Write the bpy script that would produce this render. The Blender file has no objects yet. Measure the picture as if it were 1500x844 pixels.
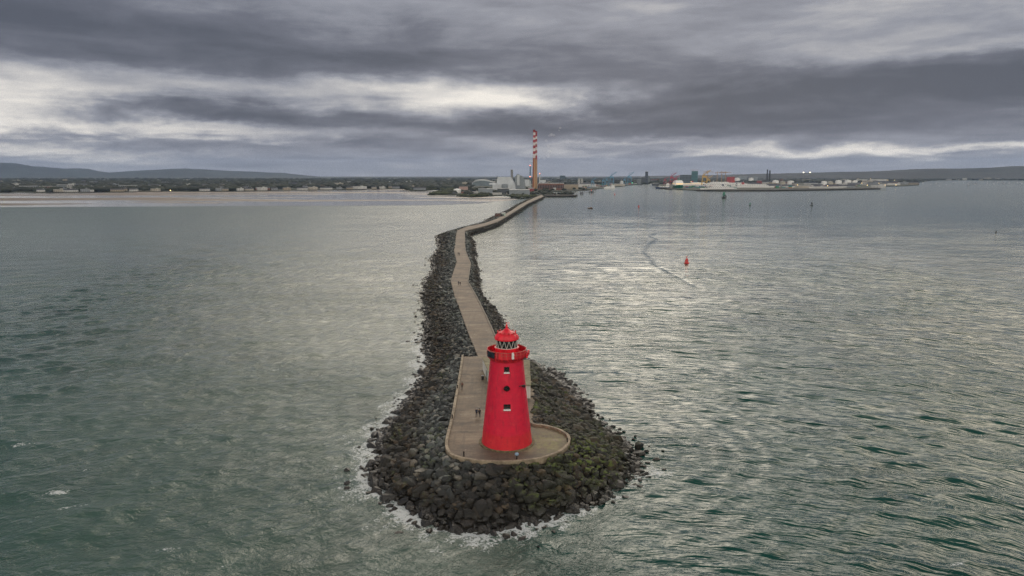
import bpy, bmesh, math, random
import numpy as np
from mathutils import Vector, Matrix
from mathutils.geometry import tessellate_polygon
random.seed(7); rng = np.random.default_rng(7)
S = bpy.context.scene
COL = S.collection
R = math.radians

# ------------------------------------------------------------------ camera
CAM_H, F, HY = 50.0, 1000.0, 255.5
PITCH = math.atan((422 - HY) / F)
cam_d = bpy.data.cameras.new('camera'); cam = bpy.data.objects.new('camera', cam_d); COL.objects.link(cam)
cam_d.sensor_width = 36; cam_d.lens = 24; cam_d.clip_start = 1; cam_d.clip_end = 60000
cam.location = (0, 0, CAM_H); cam.rotation_euler = (R(90) - PITCH, 0, 0)
S.camera = cam
S.view_settings.view_transform = 'Standard'; S.view_settings.look = 'None'
S.view_settings.exposure = 0.28; S.view_settings.gamma = 1.0
try: S.view_settings.use_curve_mapping = False
except Exception: pass
S.render.engine = 'CYCLES'
S.cycles.max_bounces = 5; S.cycles.volume_bounces = 1; S.cycles.transparent_max_bounces = 8
S.cycles.sample_clamp_indirect = 4
S.cycles.use_denoising = True
try: S.cycles.denoising_prefilter = 'FAST'
except Exception: pass

CP, SP = math.cos(PITCH), math.sin(PITCH)
def ray(px, py):
    a = (px - 750) / F; b = -(py - 422) / F
    return Vector((a, CP + SP * b, -SP + CP * b))
def P(px, py, z=0.0):
    """surveyed ground point: where the photo's sight line meets height z; also metres per photo pixel there"""
    d = ray(px, py); t = (z - CAM_H) / d.z
    return Vector((d.x * t, d.y * t, z)), t / F
def G(px, py, z=0.0): return P(px, py, z)[0]
def UV(px, py):
    d = ray(px, py).normalized(); return math.atan2(d.x, d.y), math.asin(d.z)

# ------------------------------------------------------------------ shader expression helper
class E:
    def __init__(s, nt, sock): s.nt, s.s = nt, sock
    def op(s, o, b=None, c=None):
        n = s.nt.nodes.new('ShaderNodeMath'); n.operation = o; s.nt.links.new(s.s, n.inputs[0])
        for i, v in ((1, b), (2, c)):
            if v is None: continue
            if isinstance(v, E): s.nt.links.new(v.s, n.inputs[i])
            else: n.inputs[i].default_value = v
        return E(s.nt, n.outputs[0])
    def __add__(s, b): return s.op('ADD', b)
    __radd__ = __add__
    def __sub__(s, b): return s.op('SUBTRACT', b)
    def __rsub__(s, b): return (s * -1.0) + b
    def __mul__(s, b): return s.op('MULTIPLY', b)
    __rmul__ = __mul__
    def __truediv__(s, b): return s.op('DIVIDE', b)
    def clamp(s):
        n = s.op('ADD', 0.0); n.s.node.use_clamp = True; return n
    def smooth(s, a, b, lo=0.0, hi=1.0):
        n = s.nt.nodes.new('ShaderNodeMapRange'); n.interpolation_type = 'SMOOTHSTEP'
        s.nt.links.new(s.s, n.inputs[0])
        for i, v in enumerate((a, b, lo, hi)): n.inputs[i + 1].default_value = v
        return E(s.nt, n.outputs[0])
def comb(nt, x, y, z=0.0):
    n = nt.nodes.new('ShaderNodeCombineXYZ')
    for i, v in enumerate((x, y, z)):
        if isinstance(v, E): nt.links.new(v.s, n.inputs[i])
        else: n.inputs[i].default_value = v
    return n.outputs[0]
def noise(nt, vec, scale, detail=3, rough=0.5, dist=0.0):
    n = nt.nodes.new('ShaderNodeTexNoise'); n.inputs['Scale'].default_value = scale
    n.inputs['Detail'].default_value = detail; n.inputs['Roughness'].default_value = rough
    n.inputs['Distortion'].default_value = dist
    if vec is not None: nt.links.new(vec, n.inputs['Vector'])
    return E(nt, n.outputs[0])
def sepxyz(nt, vec):
    n = nt.nodes.new('ShaderNodeSeparateXYZ'); nt.links.new(vec, n.inputs[0])
    return [E(nt, o) for o in n.outputs]
def ramp(nt, fac, stops, interp='LINEAR'):
    n = nt.nodes.new('ShaderNodeValToRGB'); cr = n.color_ramp; cr.interpolation = interp
    while len(cr.elements) < len(stops): cr.elements.new(0.5)
    for e, (p, c) in zip(cr.elements, stops):
        e.position = p; e.color = (*c, 1)
    nt.links.new(fac.s, n.inputs[0]); return n.outputs[0]
def mixc(nt, fac, a, b):
    n = nt.nodes.new('ShaderNodeMix'); n.data_type = 'RGBA'
    for i, v in ((0, fac), (6, a), (7, b)):
        if isinstance(v, E): nt.links.new(v.s, n.inputs[i])
        elif isinstance(v, (tuple, list)): n.inputs[i].default_value = (*v, 1)
        elif isinstance(v, (int, float)): n.inputs[i].default_value = v
        else: nt.links.new(v, n.inputs[i])
    return n.outputs[2]

# ------------------------------------------------------------------ sky and light
SUN_AZ, SUN_EL = R(10), R(33)          # behind the cloud, ahead and to the right
W = bpy.data.worlds.new('World'); S.world = W; W.use_nodes = True
nt = W.node_tree; nt.nodes.clear()
wo = nt.nodes.new('ShaderNodeOutputWorld'); bg = nt.nodes.new('ShaderNodeBackground'); nt.links.new(bg.outputs[0], wo.inputs[0])
bg.inputs[1].default_value = 0.1
sky = nt.nodes.new('ShaderNodeTexSky'); sky.sky_type = 'NISHITA'; sky.sun_disc = False
sky.sun_elevation = SUN_EL; sky.sun_rotation = SUN_AZ; sky.air_density = 1.5; sky.dust_density = 2
tc = nt.nodes.new('ShaderNodeTexCoord')
dx, dy, dz = sepxyz(nt, tc.outputs['Generated'])
U0 = dx.op('ARCTAN2', dy); V0 = dz.op('ARCSINE')
# the cloud deck seen from below, in perspective
den = dz.op('MAXIMUM', 0.0) + 0.075
deck = comb(nt, dx / den, dy / den, 0.0)
nd = noise(nt, deck, 0.85, 9, 0.60, 0.5) - 0.5
nbig = noise(nt, deck, 0.33, 4, 0.5, 0.3) - 0.5
st = noise(nt, comb(nt, U0 * 7.0, V0 * 42.0, 3.0), 1.0, 8, 0.62, 0.5) - 0.5
wa = noise(nt, comb(nt, U0 * 9.0, V0 * 24.0, 9.0), 1.0, 6, 0.62) - 0.5
wb = noise(nt, comb(nt, U0 * 8.0, V0 * 26.0, 19.0), 1.0, 7, 0.64) - 0.5
U = U0 + wa * 0.30; V = V0 + wb * 0.050 + nd * 0.024
BL = [ (120, 45, 380, 52, -.40), (-15, 140, 100, 32, .72), (230, 190, 210, 8, .42), (70, 221, 130, 5, .34),
       (330, 124, 125, 13, .32), (210, 158, 150, 11, -.30), (560, 184, 260, 11, -.24), (655, 140, 125, 19, .62),
       (800, 150, 70, 14, .28), (500, 15, 170, 22, .16), (760, 70, 240, 40, .0), (630, 100, 190, 13, -.15),
       (980, 187, 260, 11, -.24), (1370, 128, 280, 26, -.36), (1080, 140, 170, 26, -.12), (1330, 219, 240, 4.6, .54),
       (900, 211, 110, 4, .26), (1250, 8, 230, 20, .12), (1500, 64, 160, 8, .24), (60, 205, 200, 5, -.14),
       (400, 213, 300, 8, -.06) ]
B = st * 0.46 + nd * 0.72 + 0.405
for (x, y, sx, sy, a) in BL:
    u, v = UV(x, y)
    p = (U - u) * (F / sx); q = (V - v) * (F / sy)
    B = B + ((p * p + q * q) * -0.5).op('EXPONENT') * a
# higher up: an uneven but generally brighter deck, brightest round the hidden sun
hi = V0.smooth(0.24, 0.40)
def lobe(u, v, su_, sv_):
    a_ = (U0 - u) * (1 / su_); b_ = (V0 - v) * (1 / sv_)
    return ((a_ * a_ + b_ * b_) * -1.0).op('EXPONENT')
B = B + hi * (nbig * 0.7 + 0.0 - lobe(0.38, 0.5, 0.12, 0.5) * 0.15 - lobe(-0.68, 0.5, 0.28, 0.6) * 0.22) - V0.smooth(0.55, 0.95, 0.0, 0.12)
# thin places in the deck above the view where the hidden sun comes through
thin = (lobe(-0.21, 0.32, 0.25, 0.30) * 4.4 + lobe(0.20, 0.48, 0.14, 0.18) * 5.2 + lobe(0.70, 0.34, 0.22, 0.30) * 5.6) * hi * (nd * 1.6 + 1.0).clamp()
B = B + dy.smooth(0.15, -0.5) * 0.55      # the cloud behind the camera is thinner and brighter
low = V0.smooth(0.0, 0.030, 1.0, 0.0)
B = B * (1.0 - low * 0.35) + low * 0.35 * 0.54
cl = ramp(nt, B.clamp(), [(0.0, (0.70, 0.76, 1.00)), (0.22, (1.20, 1.26, 1.58)), (0.45, (2.36, 2.44, 2.82)),
                  (0.70, (4.5, 4.4, 4.4)), (1.0, (7.6, 7.2, 6.6))])
cl = mixc(nt, low * 0.30, cl, (2.9, 2.95, 3.05))
gl = nt.nodes.new('ShaderNodeVectorMath'); gl.operation = 'SCALE'; gl.inputs[0].default_value = (8.0, 6.9, 5.3); nt.links.new((thin + dy.smooth(0.05, -0.6) * 0.42).s, gl.inputs['Scale'])
ad = nt.nodes.new('ShaderNodeVectorMath'); ad.operation = 'ADD'; nt.links.new(cl, ad.inputs[0]); nt.links.new(gl.outputs[0], ad.inputs[1])
fin = mixc(nt, 0.98, sky.outputs[0], ad.outputs[0])
nt.links.new(fin, bg.inputs[0])

sd = bpy.data.lights.new('sun', 'SUN'); so = bpy.data.objects.new('sun', sd); COL.objects.link(so)
sd.energy = 0.5; sd.angle = R(40); sd.color = (1.0, 0.93, 0.83)
so.rotation_euler = (R(90) - SUN_EL, 0, math.pi - SUN_AZ); so.location = (0, 0, 300)

# ------------------------------------------------------------------ materials
def base_mat(name):
    m = bpy.data.materials.new(name); m.use_nodes = True; nt = m.node_tree
    b = nt.nodes['Principled BSDF']; return m, nt, b
MC = {}
def mat(name, col, rough=0.6, var=0.25, scale=1.5, bump=0.0, metal=0.0, emit=None, es=1.0, streak=False):
    if name in MC: return MC[name]
    m, nt, b = base_mat(name); MC[name] = m
    tc = nt.nodes.new('ShaderNodeTexCoord')
    v = tc.outputs['Object']
    if streak:
        mp = nt.nodes.new('ShaderNodeMapping'); mp.inputs['Scale'].default_value = (1, 1, 0.12)
        nt.links.new(v, mp.inputs[0]); v = mp.outputs[0]
    n = noise(nt, v, scale, 5, 0.6)
    f = n.smooth(0.3, 0.7, 1 - var, 1 + var)
    mx = nt.nodes.new('ShaderNodeVectorMath'); mx.operation = 'SCALE'; mx.inputs[0].default_value = col
    nt.links.new(f.s, mx.inputs['Scale']); nt.links.new(mx.outputs[0], b.inputs['Base Color'])
    b.inputs['Roughness'].default_value = rough; b.inputs['Metallic'].default_value = metal
    if bump:
        bp = nt.nodes.new('ShaderNodeBump'); bp.inputs['Distance'].default_value = bump; bp.inputs['Strength'].default_value = 0.8
        n2 = noise(nt, tc.outputs['Object'], scale * 4, 4, 0.6); nt.links.new(n2.s, bp.inputs['Height']); nt.links.new(bp.outputs[0], b.inputs['Normal'])
    if emit:
        b.inputs['Emission Color'].default_value = (*emit, 1); b.inputs['Emission Strength'].default_value = es
    return m

# rock: grey basalt / brown granite blocks, dark wet band by the water, green weed in patches
def rock_material():
    m, nt, b = base_mat('rock')
    geo = nt.nodes.new('ShaderNodeNewGeometry'); oi = nt.nodes.new('ShaderNodeObjectInfo'); tc = nt.nodes.new('ShaderNodeTexCoord')
    px, py, pz = sepxyz(nt, geo.outputs['Position'])
    rnd = (E(nt, geo.outputs['Random Per Island']) + E(nt, oi.outputs['Random'])).op('FRACT')
    c1 = ramp(nt, rnd, [(0.0, (.008, .0075, .006)), (.22, (.016, .014, .010)), (.45, (.031, .023, .014)), (.62, (.012, .011, .009)), (.80, (.052, .036, .020)), (.93, (.09, .065, .038))], 'CONSTANT')
    c2 = ramp(nt, rnd, [(0.0, (.022, .027, .028)), (.25, (.050, .058, .058)), (.42, (.036, .042, .042)), (.6, (.10, .115, .112)), (.8, (.19, .21, .20)), (.93, (.30, .295, .26))], 'CONSTANT')
    n = noise(nt, geo.outputs['Position'], 0.10, 3, 0.6)
    grey = ((pz - 2.6) * 0.6 + (n - 0.5) * 2.4).clamp() * px.smooth(2.0, -16.0)
    c = mixc(nt, grey, c1, c2)
    fine = noise(nt, geo.outputs['Position'], 2.6, 6, 0.65)
    c = mixc(nt, fine.smooth(0.33, 0.66) * 0.8, c, mixc(nt, 0.5, c, (0.02, 0.02, 0.018)))
    # weed
    n3 = noise(nt, geo.outputs['Position'], 0.16, 3, 0.6)
    n4 = noise(nt, geo.outputs['Position'], 1.1, 4, 0.6)
    nz = sepxyz(nt, geo.outputs['Normal'])[2]
    weed = n3.smooth(0.50, 0.62) * n4.smooth(0.46, 0.60) * nz.smooth(0.15, 0.7) * px.smooth(-6.0, 8.0, 0.25, 1.0) * pz.smooth(0.8, 1.8)
    qx = (px - 13.5) * 0.16; qy = (py - 108.0) * 0.13; spot = ((qx * qx + qy * qy) * -1.0).op('EXPONENT') * n4.smooth(0.48, 0.58) * nz.smooth(0.1, 0.6)
    weed = weed.op('MAXIMUM', spot)
    c = mixc(nt, weed * 0.9, c, ramp(nt, n4, [(0.4, (.05, .075, .018)), (0.75, (.17, .23, .03))]))
    dull = n3.smooth(0.35, 0.6) * px.smooth(-4.0, 10.0)
    c = mixc(nt, dull * 0.6, c, (.022, .028, .010))
    wet = (pz + (fine - 0.5) * 1.0).smooth(0.6, 1.7, 1.0, 0.0)
    c = mixc(nt, wet * 0.8, c, (.014, .013, .011))
    nt.links.new(c, b.inputs['Base Color'])
    nt.links.new(wet.smooth(0, 1, 0.75, 0.30).s, b.inputs['Roughness'])
    bp = nt.nodes.new('ShaderNodeBump'); bp.inputs['Distance'].default_value = 0.18; bp.inputs['Strength'].default_value = 0.9
    nt.links.new(fine.s, bp.inputs['Height']); nt.links.new(bp.outputs[0], b.inputs['Normal'])
    return m
M_ROCK = rock_material()

def paving_material():
    m, nt, b = base_mat('worn_paving')
    geo = nt.nodes.new('ShaderNodeNewGeometry'); pos = geo.outputs['Position']
    px, py, pz = sepxyz(nt, pos)
    big = noise(nt, comb(nt, px * 0.10, py * 0.28, 0.0), 1.0, 5, 0.6, 0.4)
    fine = noise(nt, pos, 1.3, 6, 0.65)
    c = ramp(nt, big * 0.7 + fine * 0.3, [(0.36, (.070, .054, .040)), (0.5, (.148, .108, .070)), (0.64, (.24, .185, .125))])
    bays = (py * 0.16 + (big - 0.5) * 0.12).op('FRACT')
    joint = bays.smooth(0.0, 0.04, 1.0, 0.0)
    c = mixc(nt, joint * 0.5, c, (.05, .042, .035))
    # pale scuffs, dark repairs
    sc = noise(nt, comb(nt, px * 0.5, py * 0.9, 4.0), 1.0, 5, 0.7)
    c = mixc(nt, sc.smooth(0.60, 0.68) * 0.7, c, (.36, .33, .28))
    rut = noise(nt, comb(nt, px * 1.2, py * 0.06, 8.0), 1.0, 5, 0.65)
    c = mixc(nt, rut.smooth(0.52, 0.62) * 0.40, c, (.085, .068, .05))
    tr_ = noise(nt, comb(nt, px * 0.05, py * 1.1, 12.0), 1.0, 5, 0.7)
    c = mixc(nt, tr_.smooth(0.58, 0.68) * 0.42, c, (.34, .30, .24))
    c = mixc(nt, sc.smooth(0.40, 0.30) * 0.45, c, (.06, .05, .042))
    # lichen beside the tower and a darker, damp rounded end
    T = G(742.4, 647, 5.0)
    gx = px - (T.x + 7.0); gy = py - (T.y - 1.0)
    g = ((gx * gx * 0.06 + gy * gy * 0.03) * -1.0).op('EXPONENT') * fine.smooth(0.35, 0.6)
    c = mixc(nt, g * 0.75, c, (.19, .19, .055))
    damp = (py + (big - 0.5) * 10.0 - (T.y - 3.5)).smooth(-3.0, 1.5, 1.0, 0.0)
    c = mixc(nt, damp * 0.55, c, (.055, .045, .040))
    nt.links.new(c, b.inputs['Base Color']); b.inputs['Roughness'].default_value = 0.7
    bp = nt.nodes.new('ShaderNodeBump'); bp.inputs['Distance'].default_value = 0.04
    nt.links.new(fine.s, bp.inputs['Height']); nt.links.new(bp.outputs[0], b.inputs['Normal'])
    return m
M_PAVE = paving_material()

# ------------------------------------------------------------------ object helpers
def tag(o, label=None, cat=None, group=None, kind=None):
    if label: o['label'] = label
    if cat: o['category'] = cat
    if group: o['group'] = group
    if kind: o['kind'] = kind
    return o
def empty(name, loc, rz=0.0, label=None, cat=None, group=None):
    o = bpy.data.objects.new(name, None); COL.objects.link(o); o.empty_display_size = 0.5
    o.location = loc; o.rotation_euler = (0, 0, rz); return tag(o, label, cat, group)
class MB:
    """collects shapes; build() links them as ONE mesh object"""
    def __init__(s): s.v, s.f, s.mi = [], [], []
    def add(s, vs, fs, k=0):
        n = len(s.v); s.v += [tuple(v) for v in vs]; s.f += [tuple(i + n for i in f) for f in fs]; s.mi += [k] * len(fs); return s
    def box(s, c, d, rz=0.0, k=0, taper=1.0):
        ca, sa = math.cos(rz), math.sin(rz); vs = []
        for z in (-.5, .5):
            t = taper if z > 0 else 1.0
            for (x, y) in ((-.5, -.5), (.5, -.5), (.5, .5), (-.5, .5)):
                X, Y = x * d[0] * t, y * d[1] * t
                vs.append((c[0] + X * ca - Y * sa, c[1] + X * sa + Y * ca, c[2] + z * d[2]))
        return s.add(vs, [(3, 2, 1, 0), (4, 5, 6, 7), (0, 1, 5, 4), (1, 2, 6, 5), (2, 3, 7, 6), (3, 0, 4, 7)], k)
    def lathe(s, prof, c=(0, 0, 0), n=32, k=0, closed=False, a0=0.0, a1=2 * math.pi):
        full = abs(a1 - a0 - 2 * math.pi) < 1e-6; m = n if full else n + 1; vs = []
        for (r, z) in prof:
            for i in range(m):
                a = a0 + (a1 - a0) * i / n; vs.append((c[0] + r * math.cos(a), c[1] + r * math.sin(a), c[2] + z))
        fs = []
        L = len(prof); rows = range(L if closed else L - 1)
        for j in rows:
            j2 = (j + 1) % L
            for i in range(n):
                i2 = (i + 1) % m; fs.append((j * m + i, j * m + i2, j2 * m + i2, j2 * m + i))
        return s.add(vs, fs, k)
    def tube(s, a, b, r0, r1=None, n=8, k=0):
        a, b = Vector(a), Vector(b); r1 = r0 if r1 is None else r1
        d = (b - a).normalized(); t = d.orthogonal().normalized(); w = d.cross(t); vs = []
        for (p, r) in ((a, r0), (b, r1)):
            for i in range(n):
                q = 2 * math.pi * i / n; vs.append(p + t * (r * math.cos(q)) + w * (r * math.sin(q)))
        fs = [(i, (i + 1) % n, n + (i + 1) % n, n + i) for i in range(n)] + [tuple(range(n - 1, -1, -1)), tuple(range(n, 2 * n))]
        return s.add(vs, fs, k)
    def prism(s, poly, z0, z1, k=0):
        n = len(poly); area = sum(poly[i][0] * poly[(i + 1) % n][1] - poly[(i + 1) % n][0] * poly[i][1] for i in range(n))
        if area < 0: poly = poly[::-1]
        vs = [(p[0], p[1], z0) for p in poly] + [(p[0], p[1], z1) for p in poly]
        tri = tessellate_polygon([[Vector((p[0], p[1], 0)) for p in poly]])
        def up(t):
            a, b, c = (poly[i] for i in t); return (b[0]-a[0])*(c[1]-a[1])-(b[1]-a[1])*(c[0]-a[0]) > 0
        tri = [t if up(t) else t[::-1] for t in tri]
        fs = [tuple(i + n for i in t) for t in tri] + [tuple(t[::-1]) for t in tri] + [(i, (i + 1) % n, n + (i + 1) % n, n + i) for i in range(n)]
        return s.add(vs, fs, k)
    def ball(s, c, r, k=0, n=10, sz=1.0):
        prof = [(max(1e-3, r * math.sin(math.pi * j / n)), -r * sz * math.cos(math.pi * j / n)) for j in range(n + 1)]
        return s.lathe(prof, c, n=max(6, n), k=k)
    def build(s, name, mats, parent=None, smooth=False, loc=None):
        me = bpy.data.meshes.new(name); me.from_pydata(s.v, [], s.f)
        if not isinstance(mats, (list, tuple)): mats = [mats]
        for m in mats: me.materials.append(m)
        me.polygons.foreach_set('material_index', s.mi)
        if smooth:
            me.polygons.foreach_set('use_smooth', [True] * len(s.f))
            if smooth != 'all':
                try: me.set_sharp_from_angle(angle=R(35))
                except Exception: pass
        me.update()
        o = bpy.data.objects.new(name, me); COL.objects.link(o)
        if parent: o.parent = parent
        if loc is not None: o.location = loc
        return o
def np_mesh(name, V, Fq, mats, smooth=False):
    me = bpy.data.meshes.new(name); k = Fq.shape[1]
    me.vertices.add(len(V)); me.vertices.foreach_set('co', V.astype(np.float32).ravel())
    me.loops.add(Fq.size); me.loops.foreach_set('vertex_index', Fq.astype(np.int32).ravel())
    me.polygons.add(len(Fq)); me.polygons.foreach_set('loop_start', np.arange(0, Fq.size, k, dtype=np.int32))
    if smooth: me.polygons.foreach_set('use_smooth', np.ones(len(Fq), bool))
    me.materials.append(mats); me.update(calc_edges=True); me.validate()
    o = bpy.data.objects.new(name, me); COL.objects.link(o); return o

# ------------------------------------------------------------------ surveyed outlines (photo pixel -> metres)
ZP = 5.0
PATH_L = [(795, 284.5), (775.5, 293), (760.6, 300.5), (748, 309), (726.5, 321), (709, 327), (684, 332), (669, 338), (665, 367), (669, 383), (660, 411), (666, 434), (675, 457), (686, 488), (700, 522)]
PATH_R = [(796.5, 287.7), (773.5, 298), (759, 307), (744, 316.5), (729, 325), (709.5, 331.4), (681, 338.5), (682, 367), (690, 386), (686, 413), (698.5, 434), (713, 463), (726, 491), (741, 522)]
WAT_L = [(789, 285), (771, 293), (756, 300.5), (744, 308), (711, 322.5), (711, 325.5), (675, 334.6), (638.6, 346), (643, 363), (630, 381), (634, 394), (618.6, 417), (617, 440), (621, 468), (613, 497), (623, 517), (620, 540)]
WAT_R = [(804, 288.5), (795, 291), (771, 304.7), (752, 317.5), (739, 327), (722, 336), (696, 344), (689, 347), (696, 357), (697, 368), (698, 385), (701.5, 400), (704, 424), (712, 440), (728.6, 457), (743, 480), (773, 528)]
PLAT = [(677, 522.2), (670.6, 564), (662, 610.6), (653.6, 645), (654, 660), (660, 668), (670.6, 672.5), (692, 677), (715, 679), (739, 679.5), (765, 678), (790, 674.6), (812, 668), (827, 660), (834, 650), (834, 642), (828, 636), (815.7, 630), (797, 625), (779.4, 621), (783, 598), (783, 570), (776, 546), (741, 522.2)]
HEAD = [  # (inner platform pixel, waterline pixel), anticlockwise round the pier head as photographed
 ((677, 524), (620, 540)), ((674, 545), (612, 562)), ((670.6, 564), (600, 580)), ((666, 590), (584, 598)), ((662, 610.6), (570, 622)), ((657, 632), (541, 650)),
 ((653.6, 650), (562, 670)), ((655, 663), (531, 694)), ((665, 671), (560, 722)), ((680, 675), (602, 755)), ((710, 678.5), (649, 772)), ((739, 679.5), (705, 778)),
 ((765, 678), (765, 770)), ((790, 674.6), (824, 757)), ((812, 668), (872, 738)), ((827, 660), (909, 710)), ((834, 650), (940, 690)), ((833, 641), (928, 655)),
 ((826, 635), (902, 636)), ((815, 630), (871, 611)), ((797, 625), (856, 585)), ((779.4, 621), (824, 555)), ((783, 596), (796, 541)), ((783, 566), (783, 534)), ((741, 523), (773, 528))]
def world(poly, z): return np.array([G(x, y, z)[:2] for x, y in poly])
pl, pr = world(PATH_L, ZP), world(PATH_R, ZP)
wl, wr = world(WAT_L, 0), world(WAT_R, 0)
hi_in = np.array([G(*a, ZP)[:2] for a, b in HEAD]); hi_out = np.array([G(*b, 0)[:2] for a, b in HEAD])
plat = world(PLAT, ZP)
T = G(742.4, 647, ZP)                                   # lighthouse centre
Y0, Y1 = pl[-1][1], pl[0][1]
def fx(arr, y):
    o = np.argsort(arr[:, 1]); return np.interp(y, arr[o, 1], arr[o, 0])
shore = np.vstack([wl, hi_out, wr[::-1]])

# ------------------------------------------------------------------ water
def wave_field(X, Y, sp):
    Z = np.zeros_like(X); DX = np.zeros_like(X); DY = np.zeros_like(X)
    right = 1 / (1 + np.exp(-(X - 6 + 0.0 * Y) / 12.0))
    r = np.random.default_rng(3)
    warp = 6 * np.sin(X * 0.013 + 1) + 5 * np.sin(Y * 0.011 + X * 0.006)
    for i in range(64):
        if i < 22:     # swell lines seen on the right: crests nearly across the view
            lam = 3.2 + 4.0 * r.random(); th = R(84) + R(9) * r.normal(); amp = 0.0062 * lam; wgt = 0.15 + right * 1.0
        elif i < 46:   # wind chop from the right
            lam = 3.4 + 5.0 * r.random() ** 1.5; th = R(118) + R(34) * r.normal(); amp = 0.0048 * lam; wgt = 1.0 - right * 0.4
        else:
            lam = 9 + 16 * r.random(); th = R(110) + R(28) * r.normal(); amp = 0.0030 * lam; wgt = 1.0 - 0.4 * right
        k = 2 * math.pi / lam; cx, cy = math.cos(th), math.sin(th)
        ph = k * (X * cx + Y * cy + warp * 0.5) + r.random() * 6.283
        env = 0.55 + 0.45 * np.sin(X * (0.02 + 0.03 * r.random()) + Y * 0.03 * r.random() + r.random() * 6)
        w = amp * wgt * env * np.clip((lam / sp - 3.0) / 3.0, 0, 1)
        Z += w * np.sin(ph); DX += -w * 0.9 * cx * np.cos(ph) * -1; DY += -w * 0.9 * cy * np.cos(ph) * -1
    # swell wrapping round the pier head
    rr = np.hypot(X - 12, Y - 125)
    w = 0.07 * right * np.exp(-((rr - 45) / 45) ** 2) * np.clip((4.2 / sp - 3) / 3, 0, 1)
    Z += w * np.sin(2 * math.pi / 4.2 * rr + 1.5 * np.sin(np.arctan2(Y - 125, X - 12) * 5))
    return Z, DX, DY
def axis(lo, hi, step, grow, far_lo, far_hi):
    a = list(np.arange(lo, hi, step)); s = step; v = a[-1]
    while v < far_hi: s *= grow; v += s; a.append(v)
    s = step; v = a[0]; b = []
    while v > far_lo: s *= grow; v -= s; b.append(v)
    return np.array(b[::-1] + a)
ax = axis(-165, 165, 0.42, 1.028, -16000, 16000)
ay = axis(58, 330, 0.36, 1.018, -600, 16000)
X, Y = np.meshgrid(ax, ay); gx = np.gradient(ax); gy = np.gradient(ay)
SPC = np.maximum(gx[None, :], gy[:, None]) * np.ones_like(X)
Z, DX, DY = wave_field(X, Y, SPC)
def dist_poly(PX, PY, line):
    d = np.full(PX.shape, 1e9)
    for a, b in zip(line[:-1], line[1:]):
        ab = b - a; L = (ab ** 2).sum() + 1e-9
        t = np.clip(((PX - a[0]) * ab[0] + (PY - a[1]) * ab[1]) / L, 0, 1)
        d = np.minimum(d, np.hypot(PX - a[0] - t * ab[0], PY - a[1] - t * ab[1]))
    return d
near = (np.abs(X) < 170) & (Y > 60) & (Y < 700)
D = np.full(X.shape, 99.0); D[near] = dist_poly(X[near], Y[near], shore)
exposed = 1 / (1 + np.exp((X + 2) / 5.0)) * np.clip((260 - Y) / 60, 0.35, 1) + np.exp(-((Y - 92) / 12.0) ** 2) * 0.8 + np.exp(-((X - 27) / 7.0) ** 2 - ((Y - 107) / 7) ** 2) * 1.0
foam = np.clip(1.15 - D / ((1.0 + 5.8 * np.clip(exposed, 0, 1)) * (0.35 + 1.0 * (0.5 + 0.28 * np.sin(X * 0.9 + Y * .5) + 0.3 * np.sin(Y * 0.42 - X * .31 + 1) + .2 * np.sin(X * 1.7 - Y * 1.1))).clip(.2, 2)), 0, 1) * np.clip(exposed, 0.22, 1)
for (px, py, s1, s2, a) in [(403, 541, 1.6, .8, .8), (30, 652, 2.0, .9, .85), (85, 722, 2.2, 1.0, 1.0), (100, 742, 3.2, .6, .75), (65, 757, 3, .5, .55), (245, 805, 2.4, .9, .65), (330, 828, 1.3, .8, .6), (1400, 826, 2.2, .5, .8),
                            (125, 689, .8, .5, .6), (590, 742, 3.2, 1.6, .95), (615, 762, 3.0, 1.3, .9), (560, 722, 2.6, 1.8, .9), (536, 700, 2.0, 1.8, .85), (535, 655, 1.8, 1.6, .8), (560, 668, 2.0, 1.2, .8), (660, 776, 3.0, .9, .85), (720, 782, 2.6, .7, .7), (810, 768, 2.6, .8, .75), (905, 728, 2.2, 1.3, .85), (925, 712, 2.0, 1.2, .8), (950, 690, 1.8, 1.0, .6), (565, 620, 1.4, 1.6, .6), (612, 545, 1.2, 2.5, .6), (120, 741, .8, .5, .8), (455, 588, 1.6, .5, .5), (115, 645, .8, .4, .5), (345, 510, 1.2, .5, .45)]:
    c = G(px, py); th = 0.25
    u = (X - c.x) * math.cos(th) + (Y - c.y) * math.sin(th); v = -(X - c.x) * math.sin(th) + (Y - c.y) * math.cos(th)
    foam = np.maximum(foam, a * np.exp(-(u / s1) ** 2 - (v / s2) ** 2))
slick = np.zeros_like(X)
line = np.array([G(x, y)[:2] for x, y in [(985, 337), (960, 341), (952, 346), (962, 350), (950, 358), (943, 368), (953, 378), (960, 388), (990, 403), (1020, 420)]])
m2 = (X > 40) & (X < 220) & (Y > 240) & (Y < 800)
slick[m2] = np.exp(-(dist_poly(X[m2], Y[m2], line) / 1.8) ** 2)
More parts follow.
